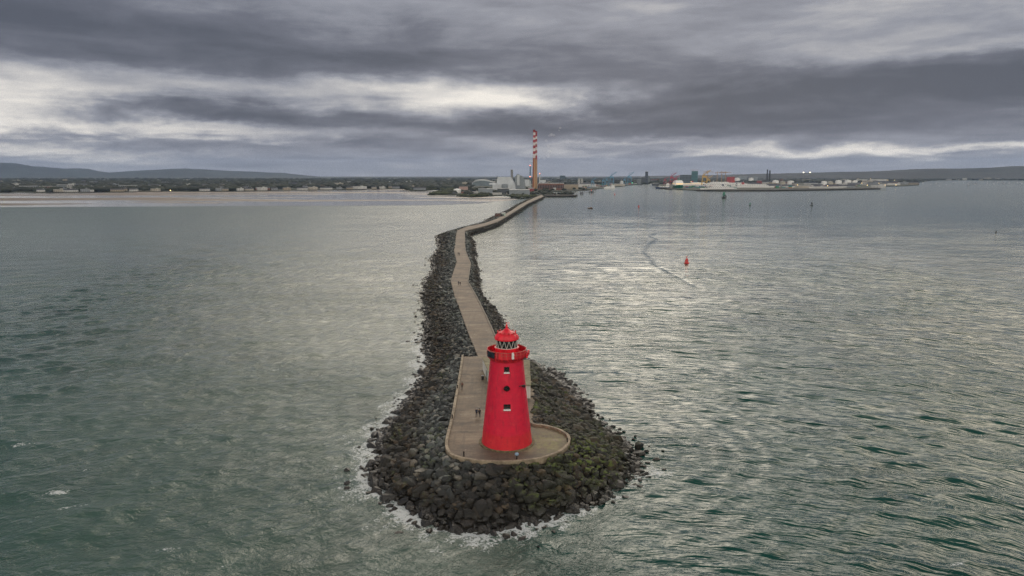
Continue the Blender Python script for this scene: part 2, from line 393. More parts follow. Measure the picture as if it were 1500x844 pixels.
# calm water on the lee side, shallows on the left
Vw = np.stack([X + DX, Y + DY, Z], -1).reshape(-1, 3)
ny, nx = X.shape; idx = np.arange(ny * nx).reshape(ny, nx)
Fq = np.stack([idx[:-1, :-1], idx[:-1, 1:], idx[1:, 1:], idx[1:, :-1]], -1).reshape(-1, 4)
def water_material():
    m, nt, b = base_mat('sea_water')
    geo = nt.nodes.new('ShaderNodeNewGeometry'); pos = geo.outputs['Position']; px, py, pz = sepxyz(nt, pos)
    at = nt.nodes.new('ShaderNodeAttribute'); at.attribute_name = 'foam'; fo = E(nt, at.outputs['Fac'])
    a2 = nt.nodes.new('ShaderNodeAttribute'); a2.attribute_name = 'slick'; sl = E(nt, a2.outputs['Fac'])
    left = px.smooth(-30.0, 5.0, 1.0, 0.0)
    big = noise(nt, comb(nt, px * 0.010, py * 0.006, 0.0), 1.0, 4, 0.55)
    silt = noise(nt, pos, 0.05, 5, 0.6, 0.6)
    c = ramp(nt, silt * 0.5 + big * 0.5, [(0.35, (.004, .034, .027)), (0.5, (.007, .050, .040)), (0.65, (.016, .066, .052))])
    # shallow bay west of the wall: silt tone plus painted reflection of bright sky
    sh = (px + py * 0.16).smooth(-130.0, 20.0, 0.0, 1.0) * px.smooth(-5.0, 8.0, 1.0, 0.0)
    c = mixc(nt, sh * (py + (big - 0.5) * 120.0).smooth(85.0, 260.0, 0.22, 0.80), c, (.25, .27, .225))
    # froth
    f1 = noise(nt, comb(nt, px * 1.0, py * 1.0, pz * 2.0), 1.1, 6, 0.72, 1.2)
    f2 = noise(nt, pos, 3.5, 5, 0.7, 0.6)
    fm = (fo * 1.15 + (f1 - 0.5) * 3.4 + (f2 - 0.5) * 1.4 - 0.72).smooth(0.0, 0.35) * fo.smooth(0.03, 0.2)
    c = mixc(nt, fm * 0.9, c, (.62, .65, .66))
    c = mixc(nt, fo.smooth(0.1, 0.9) * 0.2, c, (.14, .19, .17))
    nt.links.new(c, b.inputs['Base Color'])
    dist = (px * px + py * py).op('SQRT')
    rg = dist.smooth(80.0, 1600.0, 0.05, 0.17)
    nt.links.new((rg + fm * 0.5 + left * dist.smooth(150.0, 900.0) * 0.12).s, b.inputs['Roughness'])
    b.inputs['IOR'].default_value = 1.34
    # wind ripples on top of the modelled waves
    far = dist.smooth(150.0, 900.0); nearf = dist.smooth(260.0, 1100.0, 1.0, 0.0); midf = dist.smooth(260.0, 1500.0, 1.0, 0.17)
    rightm = (px + (silt - 0.5) * 30.0).smooth(0.0, 26.0)
    ca, sa = math.cos(0.55), math.sin(0.55)
    wx = noise(nt, pos, 0.035, 2) * 14.0
    w1 = noise(nt, comb(nt, (px * ca + py * sa) * 0.26, (py * ca - px * sa + wx) * 0.62, 0.0), 1.0, 5, 0.62, 0.45)
    wq = noise(nt, comb(nt, (px * 0.95 - py * 0.3) * 0.30, (py * 0.95 + px * 0.3) * 0.50, 7.0), 1.0, 4, 0.6, 0.5)
    # on the sheltered side the crests run in long curves round the pier head
    rx = px - 15.0; ry = py - 5.0
    rad = (rx * rx + ry * ry).op('SQRT'); ang = rx.op('ARCTAN2', ry)
    sw1 = noise(nt, comb(nt, ang * 5.0, (rad + wx * 0.25) * 0.30, 0.0), 1.0, 3, 0.55, 0.2)
    sw2 = noise(nt, comb(nt, ang * 16.0, (rad + wx * 0.2) * 0.62, 5.0), 1.0, 3, 0.6, 0.3)
    w4 = noise(nt, comb(nt, px * 0.035, py * 0.10, 25.0), 1.0, 3, 0.5, 0.3)
    gust = noise(nt, comb(nt, px * 0.012, py * 0.020, 2.0), 1.0, 3, 0.6).smooth(0.32, 0.68, 0.6, 1.2)
    hl = w1 * 0.62 + wq * 0.46
    hr = sw1 * 1.15 + sw2 * 0.34 + w1 * 0.10
    midl = dist.smooth(500.0, 2600.0, 1.0, 0.30)
    h = (hl * (1.0 - rightm) * midl + hr * rightm * midf) * gust * (nearf * 0.55 + 0.45) + w4 * far * 0.45
    h = h * (1.0 - sl * 0.5)
    bp = nt.nodes.new('ShaderNodeBump'); bp.inputs['Distance'].default_value = 1.0; bp.inputs['Strength'].default_value = 1.0
    nt.links.new(h.s, bp.inputs['Height']); nt.links.new(bp.outputs[0], b.inputs['Normal'])
    return m
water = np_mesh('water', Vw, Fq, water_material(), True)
for nm, arr in (('foam', foam), ('slick', slick)):
    a = water.data.attributes.new(nm, 'FLOAT', 'POINT'); a.data.foreach_set('value', arr.astype(np.float32).ravel())
tag(water, 'grey green choppy sea with swell lines and foam round the rocks', None, None, 'structure')

# ------------------------------------------------------------------ the rock bank under the boulders
NV = 9
def strip(inner, outer, z_in, crest):
    n = len(inner); V = []
    for j in range(NV + 2):
        v = j / NV
        for i in range(n):
            p = inner[i] * (1 - v) + outer[i] * v
            z = z_in * (1 - v ** 1.15) - 0.35 * v + crest * math.exp(-((v - 0.12) / 0.1) ** 2)
            V.append((p[0], p[1], z if v <= 1 else -1.6))
    V = np.array(V); idx = np.arange(len(V)).reshape(NV + 2, n)
    F4 = np.stack([idx[:-1, :-1], idx[:-1, 1:], idx[1:, 1:], idx[1:, :-1]], -1).reshape(-1, 4)
    return V, F4
ysl = np.concatenate([np.arange(Y0 + 0.3, 420, 4.0), np.arange(420, Y1, 8.0)])
stripL = (np.array([(fx(pl, y), y) for y in ysl])[::-1], np.array([(min(fx(wl, y), fx(pl, y) - 0.6), y) for y in ysl])[::-1])
ysr = ysl
stripR = (np.array([(fx(pr, y), y) for y in ysr]), np.array([(max(fx(wr, y), fx(pr, y) + 0.6), y) for y in ysr]))
def refine(a, k=6):
    out = []
    for i in range(len(a) - 1):
        for t in range(k): out.append(a[i] * (1 - t / k) + a[i + 1] * t / k)
    out.append(a[-1]); return np.array(out)
hin, hout = refine(hi_in), refine(hi_out)
for _ in range(3):
    hout[1:-1] = (hout[:-2] + hout[1:-1] * 2 + hout[2:]) / 4
strips = [stripL, (hin, hout), stripR]
Vs, Fs, off = [], [], 0
for a, b_ in strips:
    v, f = strip(a, b_, 4.3, 0.35); Vs.append(v); Fs.append(f + off); off += len(v)
bank = np_mesh('rock_bank', np.vstack(Vs), np.vstack(Fs), mat('bank_dark', (.008, .0075, .006), 0.85, 0.4, 0.8, 0.4))
tag(bank, 'dark rubble bank under the boulders of the pier', None, None, 'structure')

# ------------------------------------------------------------------ boulders
def hull_rock(seed, bev=0.09, npts=15, flat=0.72):
    r = random.Random(seed); bm = bmesh.new()
    for i in range(npts):
        v = Vector((r.gauss(0, 1), r.gauss(0, 1), r.gauss(0, 1))).normalized() * r.uniform(0.84, 1.0)
        bm.verts.new((v.x * 1.0, v.y * r.uniform(.74, .84), v.z * flat))
    bmesh.ops.convex_hull(bm, input=bm.verts[:])
    loose = [v for v in bm.verts if not v.link_faces]
    if loose: bmesh.ops.delete(bm, geom=loose, context='VERTS')
    bmesh.ops.dissolve_limit(bm, angle_limit=R(14), verts=bm.verts[:], edges=bm.edges[:])
    if bev: bmesh.ops.bevel(bm, geom=bm.edges[:], offset=bev, segments=2, profile=0.6, affect='EDGES', clamp_overlap=True)
    bmesh.ops.triangulate(bm, faces=bm.faces[:])
    bmesh.ops.recalc_face_normals(bm, faces=bm.faces[:])
    me = bpy.data.meshes.new('boulder'); bm.to_mesh(me); bm.free()
    me.materials.append(M_ROCK); me.polygons.foreach_set('use_smooth', [True] * len(me.polygons))
    try: me.set_sharp_from_angle(angle=R(28))
    except Exception: pass
    me.update(); return me
SHAPES = []
for i in range(18):
    kind = i % 3
    SHAPES.append((hull_rock(100 + i, 0.10 if kind else 0.16, (13, 16, 24)[kind], (0.52, 0.72, 0.84)[kind]), ('flat slab of rock', 'angular boulder', 'rounded boulder')[kind]))
LOW = [hull_rock(300 + i, 0, 13, 0.65) for i in range(8)]
def mesh_np(me):
    v = np.empty(len(me.vertices) * 3, np.float32); me.vertices.foreach_get('co', v)
    f = np.empty(len(me.polygons) * 3, np.int32); me.polygons.foreach_get('vertices', f)
    return v.reshape(-1, 3), f.reshape(-1, 3)
shp_np = [mesh_np(m) for m, _ in SHAPES]; low_np = [mesh_np(m) for m in LOW]

rocks = []      # x, y, z, size, region, v, u
def seg_z(v, zin=4.3, crest=0.35): return zin * (1 - min(v, 1.0) ** 1.15) - 0.35 * v + crest * math.exp(-((v - 0.12) / 0.1) ** 2)
for si, (a, b_) in enumerate(strips):
    for i in range(len(a) - 1):
        p0, p1, q0, q1 = a[i], a[i + 1], b_[i], b_[i + 1]
        L = (np.linalg.norm(p1 - p0) + np.linalg.norm(q1 - q0)) / 2; Wd = (np.linalg.norm(q0 - p0) + np.linalg.norm(q1 - p1)) / 2
        yy = (p0[1] + q0[1]) / 2
        s = 0.80 if yy < 230 else (1.05 if yy < 420 else 2.0)
        n = L * Wd / (s * s) * (1.7 if si == 1 else 1.35)
        n = int(n) + (rng.random() < n - int(n))
        for _ in range(n):
            t, v = rng.random(), rng.random() ** 0.95 * 1.06
            lin, lout = np.linalg.norm(p1 - p0), np.linalg.norm(q1 - q0)
            pi = p0 * (1 - t) + p1 * t; qi = q0 * (1 - t) + q1 * t; p = pi * (1 - v) + qi * v
            base = {0: .82, 1: 1.0, 2: .85}[si] * (1.0 + 0.25 * min(v, 1))
            r = base * s / 1.12 * rng.lognormal(-0.12, 0.32) * 0.98
            if si == 1: r *= 1.0 + 0.12 * math.exp(-((p[1] - 95) / 15) ** 2)
            r = min(r, 1.9)
            if v * Wd < r * 0.45: v = min(0.5, r * 0.5 / max(Wd, 1)); p = pi * (1 - v) + qi * v
            rocks.append((p[0], p[1], seg_z(v) + 0.12 * r + (0.25 * rng.random() if v < 0.85 else -0.1), r, si, v))
# scattered ones just off the edge
for i in range(150):
    k = rng.integers(0, len(hout) - 1); p = hout[k]; c = np.array([3.0, 118.0]); d = (p - c) / np.linalg.norm(p - c)
    p = p + d * abs(rng.normal(0, 1.8)) ; r = rng.uniform(0.3, 0.85); rocks.append((p[0], p[1], -0.25 * r + 0.12, r, 1, 1.05))
for i in range(90):
    y = rng.uniform(Y0, 420); p = (fx(wl, y) - abs(rng.normal(0, 1.8)), y) if rng.random() < .7 else (fx(wr, y) + abs(rng.normal(0, 1.2)), y)
    r = rng.uniform(0.3, 0.9); rocks.append((p[0], p[1], -0.2 * r + 0.1, r, 0, 1.05))
special = [(936, 656, 1.9, 'tall dark boulder standing alone in the sea off the right tip of the pier'), (936, 667, 1.9, 'squat black boulder in the water just in front of the tall lone one'),
           (918, 649, 1.2, 'low dark boulder in the gap between the rock bank and the lone pair on the right'), (947, 662, .8, 'small rock beyond the lone pair of boulders off the right tip'),
           (946, 668, .7, 'tiny dark rock awash beside the squat lone boulder on the right'), (948, 678, .9, 'dark rock awash, farthest out below the lone pair on the right'), (942, 696, 1.3, 'dark rock in the foam at the right corner of the pier head'),
           (949, 700, .9, 'outermost small rock in the foam at the right corner of the pier head'), (938, 704, 1.1, 'black rock nearest the camera in the foamy right corner cluster'), (880, 738, 1.5, 'black boulder with surf round it off the front right edge'),
           (898, 736, .8, 'small rock in the water right of the surf washed black boulder'), (971, 661, .5, 'tiny rock breaking the surface well out to the right of the lone pair'), (973, 688, .8, 'flat rock just breaking the surface farthest right of the pier head'),
           (545, 629, 1.0, 'small dark boulder in the sea off the left shoulder of the pier head'), (541, 648, 1.0, 'dark rock at the left tip above the surf'), (828, 555, .7, 'lone small rock in calm water off the right bank behind the tower'), (569, 702, 1.9, 'flat black ledge in the surf off the left front edge'),
           (556, 706, 1.6, 'long black ledge awash in white surf, farthest left at the front')]

order = sorted(range(len(rocks)), key=lambda i: -(rocks[i][3] / math.hypot(rocks[i][0], rocks[i][1], 48) * (1.0 if rocks[i][4] == 1 else 0.9)))
N_IND = 300 - len(special)
chosen = set(order[:N_IND])
GRP = 'boulders of the rock armour round the pier'
def rot(rx, ry, rz):
    return Matrix.Rotation(rz, 3, 'Z') @ Matrix.Rotation(ry, 3, 'Y') @ Matrix.Rotation(rx, 3, 'X')
def sector(x, y):
    a = math.degrees(math.atan2(y - T.y, x - T.x)) % 360
    names = ['right of the tower', 'behind right of the tower', 'behind the tower', 'behind left of the tower', 'left of the tower', 'at front left', 'in front of the tower', 'at front right']
    return names[int(((a + 22.5) % 360) // 45)]
seen = {}
bulkV, bulkF, boff = {'n': [], 'f': []}, {'n': [], 'f': []}, {'n': 0, 'f': 0}
for i, (x, y, z, r, si, v) in enumerate(rocks):
    rz, rx, ry = rng.random() * 6.28, rng.normal(0, .28), rng.normal(0, .28)
    sc = np.array([r * rng.uniform(.95, 1.25), r * rng.uniform(.85, 1.05), r * rng.uniform(.75, 1.0)])
    if i in chosen:
        k = int(rng.integers(0, len(SHAPES)))
        o = bpy.data.objects.new('boulder', SHAPES[k][0]); COL.objects.link(o)
        o.location = (x, y, z); o.rotation_euler = (rx, ry, rz); o.scale = sc
        size = 'biggest' if r > 1.45 else 'large' if r > 1.25 else ('mid-sized' if r > 1.1 else 'smaller')
        band = ('awash at the waterline' if v > .97 else 'at the waterline' if v > .86 else 'low on the bank' if v > .70 else 'below mid bank' if v > .52 else 'above mid bank' if v > .34 else 'high on the bank' if v > .16 else 'against the parapet')
        turn = 'lying across' if abs(math.sin(rz)) < .5 else ('slanting' if abs(math.sin(rz)) < .87 else 'pointing seaward')
        lab = f"{size} {SHAPES[k][1].replace('flat slab of rock', 'flat rock')} {turn}, {band}, {sector(x, y)}"
        tag(o, lab, 'boulder', GRP)
    else:
        key = 'n' if y < 330 else 'f'
        vv, ff = shp_np[int(rng.integers(0, len(shp_np)))] if y < 200 else low_np[int(rng.integers(0, len(low_np)))]
        M = np.array(rot(rx, ry, rz)); w = (vv * sc) @ M.T + np.array([x, y, z])
        bulkV[key].append(w); bulkF[key].append(ff + boff[key]); boff[key] += len(w)
for (px, py, r, lab) in special:
    r *= .72
    p = G(px, py); o = bpy.data.objects.new('boulder', SHAPES[int(rng.integers(0, 18))][0]); COL.objects.link(o)
    flat = 'flat' in lab or 'ledge' in lab or 'awash' in lab
    o.location = (p.x, p.y, 0.05 if flat else r * .22); o.scale = (r * 1.1, r * .8, r * (.4 if flat else (1.1 if 'tall' in lab else .75))); o.rotation_euler = (0.1, 0.1, rng.random() * 3)
    if 'ledge' in lab: o.scale = (r * 1.7, r * .8, r * .45); o.rotation_euler = (0.05, 0.1, -.5)
    tag(o, lab, 'boulder', GRP)
for key, nm, lab in (('n', 'boulder_mass', 'rest of the boulders heaped along both sides of the near pier'), ('f', 'boulder_mass', 'rocks heaped against the far winding part of the sea wall')):
    o = np_mesh(nm, np.vstack(bulkV[key]), np.vstack(bulkF[key]), M_ROCK, True)
    try: o.data.set_sharp_from_angle(angle=R(28))
    except Exception: pass
    tag(o, lab, 'boulders', None, 'stuff')

# ------------------------------------------------------------------ sea wall and platform
def strip_solid(L, Rr, z0, z1, name, mats):
    n = len(L); V = []; 
    for a in (L, Rr):
        for z in (z0, z1): V += [(p[0], p[1], z) for p in a]
    f = []
    for i in range(n - 1):
        l0, l1, r0, r1 = i, i + n, i + 2 * n, i + 3 * n
        f += [(l1, l1 + 1, r1 + 1, r1), (l0, l0 + 1, l1 + 1, l1), (r1, r1 + 1, r0 + 1, r0), (l0, r0, r0 + 1, l0 + 1)]
    f += [(0, n, 3 * n, 2 * n), (n - 1, 3 * n - 1, 4 * n - 1, 2 * n - 1)]
    return MB().add(V, f).build(name, mats)
yw = np.unique(np.concatenate([ysl, pl[:, 1], pr[:, 1][pr[:, 1] < Y1], [Y0 + .01]])); yw = yw[(yw >= Y0) & (yw <= Y1)][::-1]
Lw = [(fx(pl, y), y) for y in yw]; Rw = [(fx(pr, y), y) for y in yw]
M_STONE = mat('granite_wall', (.15, .13, .105), 0.8, 0.4, 0.6, 0.08)
wall = strip_solid(Lw, Rw, -2, ZP - 0.06, 'sea_wall', M_STONE)
tag(wall, 'long winding granite sea wall running back from the lighthouse to the power station', 'sea wall')
top = strip_solid([(x + .05, y) for x, y in Lw], [(x - .05, y) for x, y in Rw], ZP - 0.055, ZP, 'path', M_PAVE)
tag(top, 'worn brown paved walkway on top of the sea wall', None, None, 'structure')
# raised stone edging on the seaward side of the wall
e = MB()
for i in range(len(yw) - 1):
    a, b2 = Vector((*Rw[i], 0)), Vector((*Rw[i + 1], 0))
    if a.y > 900: continue
    d = (b2 - a); L = d.length; c = (a + b2) / 2
    n_ = Vector((-d.y, d.x, 0)).normalized() * 0.2
    if n_.x > 0: n_ = -n_
    e.box((c.x + n_.x, c.y + n_.y, ZP + 0.103), (L * .995, 0.36, 0.2), math.atan2(d.y, d.x))
tag(e.build('stone_kerb', mat('kerb_stone', (.20, .175, .14), 0.8, 0.35, 1.2, 0.03)), 'low stone kerb along the right hand edge of the sea wall walkway', 'kerb')
def smooth_poly(P_, k=3, lock=()):
    P_ = [Vector((p[0], p[1])) for p in P_]; n = len(P_); out = []
    for i in range(n):
        p0, p1, p2, p3 = P_[(i - 1) % n], P_[i], P_[(i + 1) % n], P_[(i + 2) % n]
        if i in lock: out.append(p1); continue
        for t in range(k):
            t /= k; out.append(0.5 * ((2 * p1) + (p2 - p0) * t + (2 * p0 - 5 * p1 + 4 * p2 - p3) * t * t + (3 * p1 - p0 - 3 * p2 + p3) * t ** 3))
    return out
sp = smooth_poly(plat, 4, lock=(0, 1, 19, 20, 21, 22, 23))
cen = Vector((sum(p.x for p in sp) / len(sp), sum(p.y for p in sp) / len(sp)))
tag(MB().prism(sp, -2, ZP - 0.06).build('platform', M_STONE), 'rounded stone platform at the end of the wall carrying the lighthouse', 'platform')
ins = [p + (cen - p).normalized() * 0.12 for p in sp]
tag(MB().prism(ins, ZP - 0.055, ZP).build('pavement', M_PAVE), 'worn concrete paving of the lighthouse platform', None, None, 'structure')
# parapet kerb round the platform: along the open edge
pk = MB(); edge = [p for p in sp]
i_end = min(range(len(edge)), key=lambda i: (edge[i] - Vector(plat[19])).length)
path_pts = edge[:i_end + 1]
vs, fs = [], []
for i, p in enumerate(path_pts):
    d = (path_pts[min(i + 1, len(path_pts) - 1)] - path_pts[max(i - 1, 0)]).normalized(); n_ = Vector((d.y, -d.x))
    if n_.dot(p - cen) < 0: n_ = -n_
    o_, i_ = p + n_ * 0.10, p - n_ * 0.38
    h = 0.42
    vs += [(o_.x, o_.y, ZP - 1.8), (o_.x, o_.y, ZP + h), (i_.x, i_.y, ZP + h), (i_.x, i_.y, ZP + 0.004)]
m_ = len(path_pts)
for i in range(m_ - 1):
    for q in range(3): fs.append((i * 4 + q, i * 4 + q + 1, i * 4 + 5 + q, i * 4 + 4 + q))
fs += [(0, 1, 2, 3), tuple((m_ - 1) * 4 + q for q in (3, 2, 1, 0))]
pk.add(vs, fs)
ko = pk.build('parapet', mat('parapet_stone', (.27, .22, .155), 0.75, 0.4, 1.0, 0.04))
bm = bmesh.new(); bm.from_mesh(ko.data); bmesh.ops.recalc_face_normals(bm, faces=bm.faces); bm.to_mesh(ko.data); bm.free()
tag(ko, 'low tan stone parapet curving round the edge of the lighthouse platform', 'parapet')
# sloping stone apron to the right behind the tower
ap = [G(*q, ZP) for q in ((781, 620), (797, 624), (815, 629.5), (806, 618), (790, 605), (778, 596))]
tag(MB().prism([(p.x, p.y) for p in ap], ZP - 1.4, ZP - 0.5).build('stone_apron', mat('apron', (.16, .13, .095), .85, .4, .9, .1)), 'rough brown stone ledge outside the parapet, right of the tower', 'ledge')

# ------------------------------------------------------------------ lighthouse
def red_paint():
    m, nt, b = base_mat('red_masonry_paint')
    tc = nt.nodes.new('ShaderNodeTexCoord'); x, y, z = sepxyz(nt, tc.outputs['Object'])
    n = noise(nt, tc.outputs['Object'], 0.9, 5, 0.6); n2 = noise(nt, tc.outputs['Object'], 7.0, 4, 0.6)
    lower = (z + (n - 0.5) * 0.9).smooth(2.35, 2.65, 1.0, 0.0)
    c = ramp(nt, n * 0.75 + n2 * 0.25, [(0.35, (.62, .006, .040)), (0.65, (.76, .009, .048))])
    c = mixc(nt, lower, c, ramp(nt, n, [(0.35, (.62, .012, .030)), (0.65, (.70, .022, .034))]))
    a = y.op('ARCTAN2', x)
    row = (z * 2.55).op('FLOOR'); off = (row * 0.5).op('FRACT')
    cz = (z * 2.55).op('FRACT'); ca_ = (a * 9.0 + off).op('FRACT')
    jz = (cz - 0.5).op('ABSOLUTE').smooth(0.42, 0.5); ja = (ca_ - 0.5).op('ABSOLUTE').smooth(0.47, 0.5)
    j = jz.op('MAXIMUM', ja * 0.6)
    c = mixc(nt, j * 0.22, c, (.28, .008, .02))
    st = noise(nt, comb(nt, a * 6.0, z * 0.35, 0.0), 1.0, 5, 0.7)
    c = mixc(nt, st.smooth(0.52, 0.72) * 0.55, c, (.30, .014, .028))
    fade = noise(nt, comb(nt, a * 2.2, z * 0.5, 6.0), 1.0, 6, 0.7)
    c = mixc(nt, fade.smooth(0.52, 0.66) * 0.35, c, (.78, .07, .09))
    grime = z.smooth(14.2, 15.2) * n.smooth(0.35, 0.6)
    c = mixc(nt, grime * 0.5, c, (.20, .02, .02))
    chip = n2.smooth(0.62, 0.68) * z.smooth(0.1, 0.6, 1.0, 0.0)
    c = mixc(nt, chip, c, (.5, .42, .36))
    nt.links.new(c, b.inputs['Base Color']); b.inputs['Roughness'].default_value = 0.42
    bp = nt.nodes.new('ShaderNodeBump'); bp.inputs['Distance'].default_value = 0.05; bp.inputs['Strength'].default_value = 0.8
    nt.links.new(((j * -1.0) + n2 * 0.35).s, bp.inputs['Height']); nt.links.new(bp.outputs[0], b.inputs['Normal'])
    return m
M_RED = red_paint()
M_RED2 = mat('red_metal_paint', (.72, .014, .032), 0.38, 0.22, 1.2, 0.015, streak=True)
M_REDG = mat('red_gallery_paint', (.58, .014, .028), 0.42, 0.38, 1.6, 0.01, streak=True)
M_WHITE = mat('white_paint', (.80, .80, .78), 0.5, 0.12, 1.0)
M_GLASS = mat('dark_glass', (.012, .014, .015), 0.08, 0.1)
M_BLACK = mat('black_metal', (.02, .02, .022), 0.45, 0.3)
LH = empty('lighthouse', T, 0, 'bright red round stone lighthouse with a domed lantern at the end of the pier', 'lighthouse')
RB, RT, HT = 4.32, 2.74, 15.2                      # base radius, radius under gallery, tower height
def tr(z): return RT + (RB - RT) * (1 - z / HT) ** 1.12
tw = MB(); prof = [(0.01, 0.0), (RB + .0, 0.0)] + [(tr(z), z) for z in np.linspace(0.02, HT, 40)] + [(0.01, HT)]
tw.lathe(prof, n=96); tower = tw.build('tower', M_RED, LH)
bm = bmesh.new(); bm.from_mesh(tower.data); bmesh.ops.remove_doubles(bm, verts=bm.verts, dist=0.012); bmesh.ops.recalc_face_normals(bm, faces=bm.faces); bm.to_mesh(tower.data); bm.free()
# window openings cut into the wall
A_CAM = math.atan2(-T.y, -T.x)
wins = [(13.5, 0.0, .90, .95, 'sq'), (10.35, 0.0, 1.08, 1.08, 'rd'), (7.35, 0.015, 1.15, .90, 'sq')]
cut = MB()
for (z, da, w, h, kd) in wins:
    a = A_CAM + da; r = tr(z); c = (math.cos(a) * r, math.sin(a) * r, z)
    if kd == 'sq': cut.box(c, (1.4, w, h), a)
    else:
        d = Vector((math.cos(a), math.sin(a), 0)); cut.tube(Vector(c) - d * .7, Vector(c) + d * .7, w / 2, n=24)
co = cut.build('cutter', M_RED, LH)
bpy.context.view_layer.update()
bo = tower.modifiers.new('b', 'BOOLEAN'); bo.operation = 'DIFFERENCE'; bo.object = co; bo.solver = 'EXACT'
dg = bpy.context.evaluated_depsgraph_get(); me2 = bpy.data.meshes.new_from_object(tower.evaluated_get(dg)); tower.modifiers.clear(); tower.data = me2
bpy.data.objects.remove(co)
me2.polygons.foreach_set('use_smooth', [True] * len(me2.polygons)); me2.set_sharp_from_angle(angle=R(35))
for (z, da, w, h, kd) in wins:
    a = A_CAM + da; r = tr(z); d = Vector((math.cos(a), math.sin(a), 0)); c = Vector((d.x * r, d.y * r, z))
    if kd == 'sq':
        wo_ = MB().box(c - d * .45, (.06, w, h), a, 0).build('window', M_GLASS, LH)
        fr = MB()
        for s_ in (-1, 1): fr.box(c - d * .39 + Vector((-d.y, d.x, 0)) * s_ * (w / 2 - .05), (.05, .09, h), a)
        fr.box(c - d * .39 + Vector((0, 0, h / 2 - .05)), (.05, w - .19, .09), a); fr.box(c - d * .39 + Vector((0, 0, 0)), (.04, w - .19, .04), a)
        fr.build('window_frame', mat('frame_dark_red', (.12, .012, .014), .5), wo_)
        MB().box(c - d * .02 + Vector((0, 0, -h / 2 - .02)), (.55, w + .06, .14), a).build('sill', M_WHITE, wo_)
    else:
        rw = MB().tube(c - d * .5, c - d * .44, w / 2, n=24).build('round_window', M_GLASS, LH)
        rg = MB()
        for q in range(24):
            b0, b1 = 2 * math.pi * q / 24, 2 * math.pi * (q + 1) / 24; t_ = Vector((-d.y, d.x, 0))
            pt = lambda b_, rr: c + d * .03 + t_ * (math.cos(b_) * rr) + Vector((0, 0, math.sin(b_) * rr))
            rg.tube(pt(b0, w / 2 + .05), pt(b1, w / 2 + .05), .06, n=6)
        rg.build('rim', M_RED, rw)
# gallery
gal = MB()
gal.lathe([(RT - .02, 14.5), (RT + .10, 14.65), (RT + .12, 14.85), (RT + .36, 15.05), (RT + .40, 15.22), (3.30, 15.28), (3.30, 15.46), (1.6, 15.48), (1.6, 15.1)], n=72)
gal.build('gallery', M_REDG, LH, True)
pg = MB(); pg.lathe([(3.24, 15.46), (3.24, 16.32), (3.18, 16.32), (3.18, 15.47)], n=72)
par = pg.build('balustrade', M_REDG, LH, True)
rl = MB()
def ring(mb, r, z, t, n=72, k=0):
    for q in range(n):
        b0, b1 = 2 * math.pi * q / n, 2 * math.pi * (q + 1) / n
        mb.tube((r * math.cos(b0), r * math.sin(b0), z), (r * math.cos(b1), r * math.sin(b1), z), t, n=6, k=k)
ring(rl, 3.28, 16.38, .055); ring(rl, 3.28, 15.9, .03)
for q in range(24):
    b0 = 2 * math.pi * q / 24; rl.tube((3.28 * math.cos(b0), 3.28 * math.sin(b0), 15.4), (3.28 * math.cos(b0), 3.28 * math.sin(b0), 16.38), .04, n=6)
rl.build('handrail', mat('pale_red_rail', (.55, .13, .11), .5, .3), par)
cb = MB()
for q in range(36):
    a = 2 * math.pi * q / 36; cb.box((math.cos(a) * 3.0, math.sin(a) * 3.0, 15.12), (.36, .16, .28), a)
cb.build('corbels', mat('dark_red', (.36, .010, .020), .5), LH)
# lantern
lw = MB(); lw.lathe([(1.96, 15.48), (1.96, 16.48), (2.04, 16.52), (2.04, 16.64), (1.75, 16.66)], n=48); lw.build('lantern_wall', M_RED2, LH, True)
gz = MB(); gz.lathe([(1.68, 16.64), (1.68, 18.1)], n=48); lg = gz.build('lantern_glazing', M_GLASS, LH, True)
az_ = MB(); NN = 14; za, zb = 16.66, 18.02
for q in range(NN):
    a0, a1, am = 2 * math.pi * q / NN, 2 * math.pi * (q + 1) / NN, 2 * math.pi * (q + .5) / NN
    pA = lambda a, z: (1.78 * math.cos(a), 1.78 * math.sin(a), z)
    for (u, v) in ((a0, am), (a1, am)):
        for s_ in range(3):
            t0, t1 = s_ / 3, (s_ + 1) / 3
            az_.tube(pA(u + (v - u) * t0, zb + (za - zb) * t0), pA(u + (v - u) * t1, zb + (za - zb) * t1), .036, n=6)
ring(az_, 1.78, za + .02, .05, 48); ring(az_, 1.78, zb - .03, .05, 48)
az_.build('astragal', mat('pale_glazing_bar', (.62, .64, .58), .45, .1), lg)
# dome
dome_prof = [(1.80, 17.98), (1.98, 18.0), (2.02, 18.12), (1.96, 18.36), (1.83, 18.62), (1.64, 18.84), (1.42, 18.98), (1.38, 19.02), (1.43, 19.05), (1.41, 19.12), (1.05, 19.28), (.70, 19.46), (.42, 19.64), (.26, 19.78), (.22, 19.85), (.20, 19.92)]
dm = MB(); dm.lathe(dome_prof, n=64); dome = dm.build('dome', M_RED2, LH, True)
rb = MB()
for q in range(16):
    a = 2 * math.pi * q / 16
    for (r0, z0), (r1, z1) in zip(dome_prof[2:6], dome_prof[3:7]): rb.tube((math.cos(a) * r0, math.sin(a) * r0, z0), (math.cos(a) * r1, math.sin(a) * r1, z1), .05, n=6)
rb.build('rib', M_RED2, dome)
for q in range(12):
    a = 2 * math.pi * (q + .5) / 12; x, y = 1.52 * math.cos(a), 1.52 * math.sin(a)
    gb = MB(); gb.lathe([(.06, 18.85), (.04, 19.15), (.10, 19.22), (.11, 19.28), (.08, 19.36), (.005, 19.40)], (x, y, 0), n=8); gb.build('ornament', M_REDG, dome, True)
fn = MB(); fn.ball((0, 0, 20.0), .23, n=14, sz=.9); fn.lathe([(.16, 20.15), (.13, 20.24), (.20, 20.3), (.15, 20.4), (.05, 20.5), (.03, 20.6)], n=14); fn.build('finial', M_RED2, dome, True)
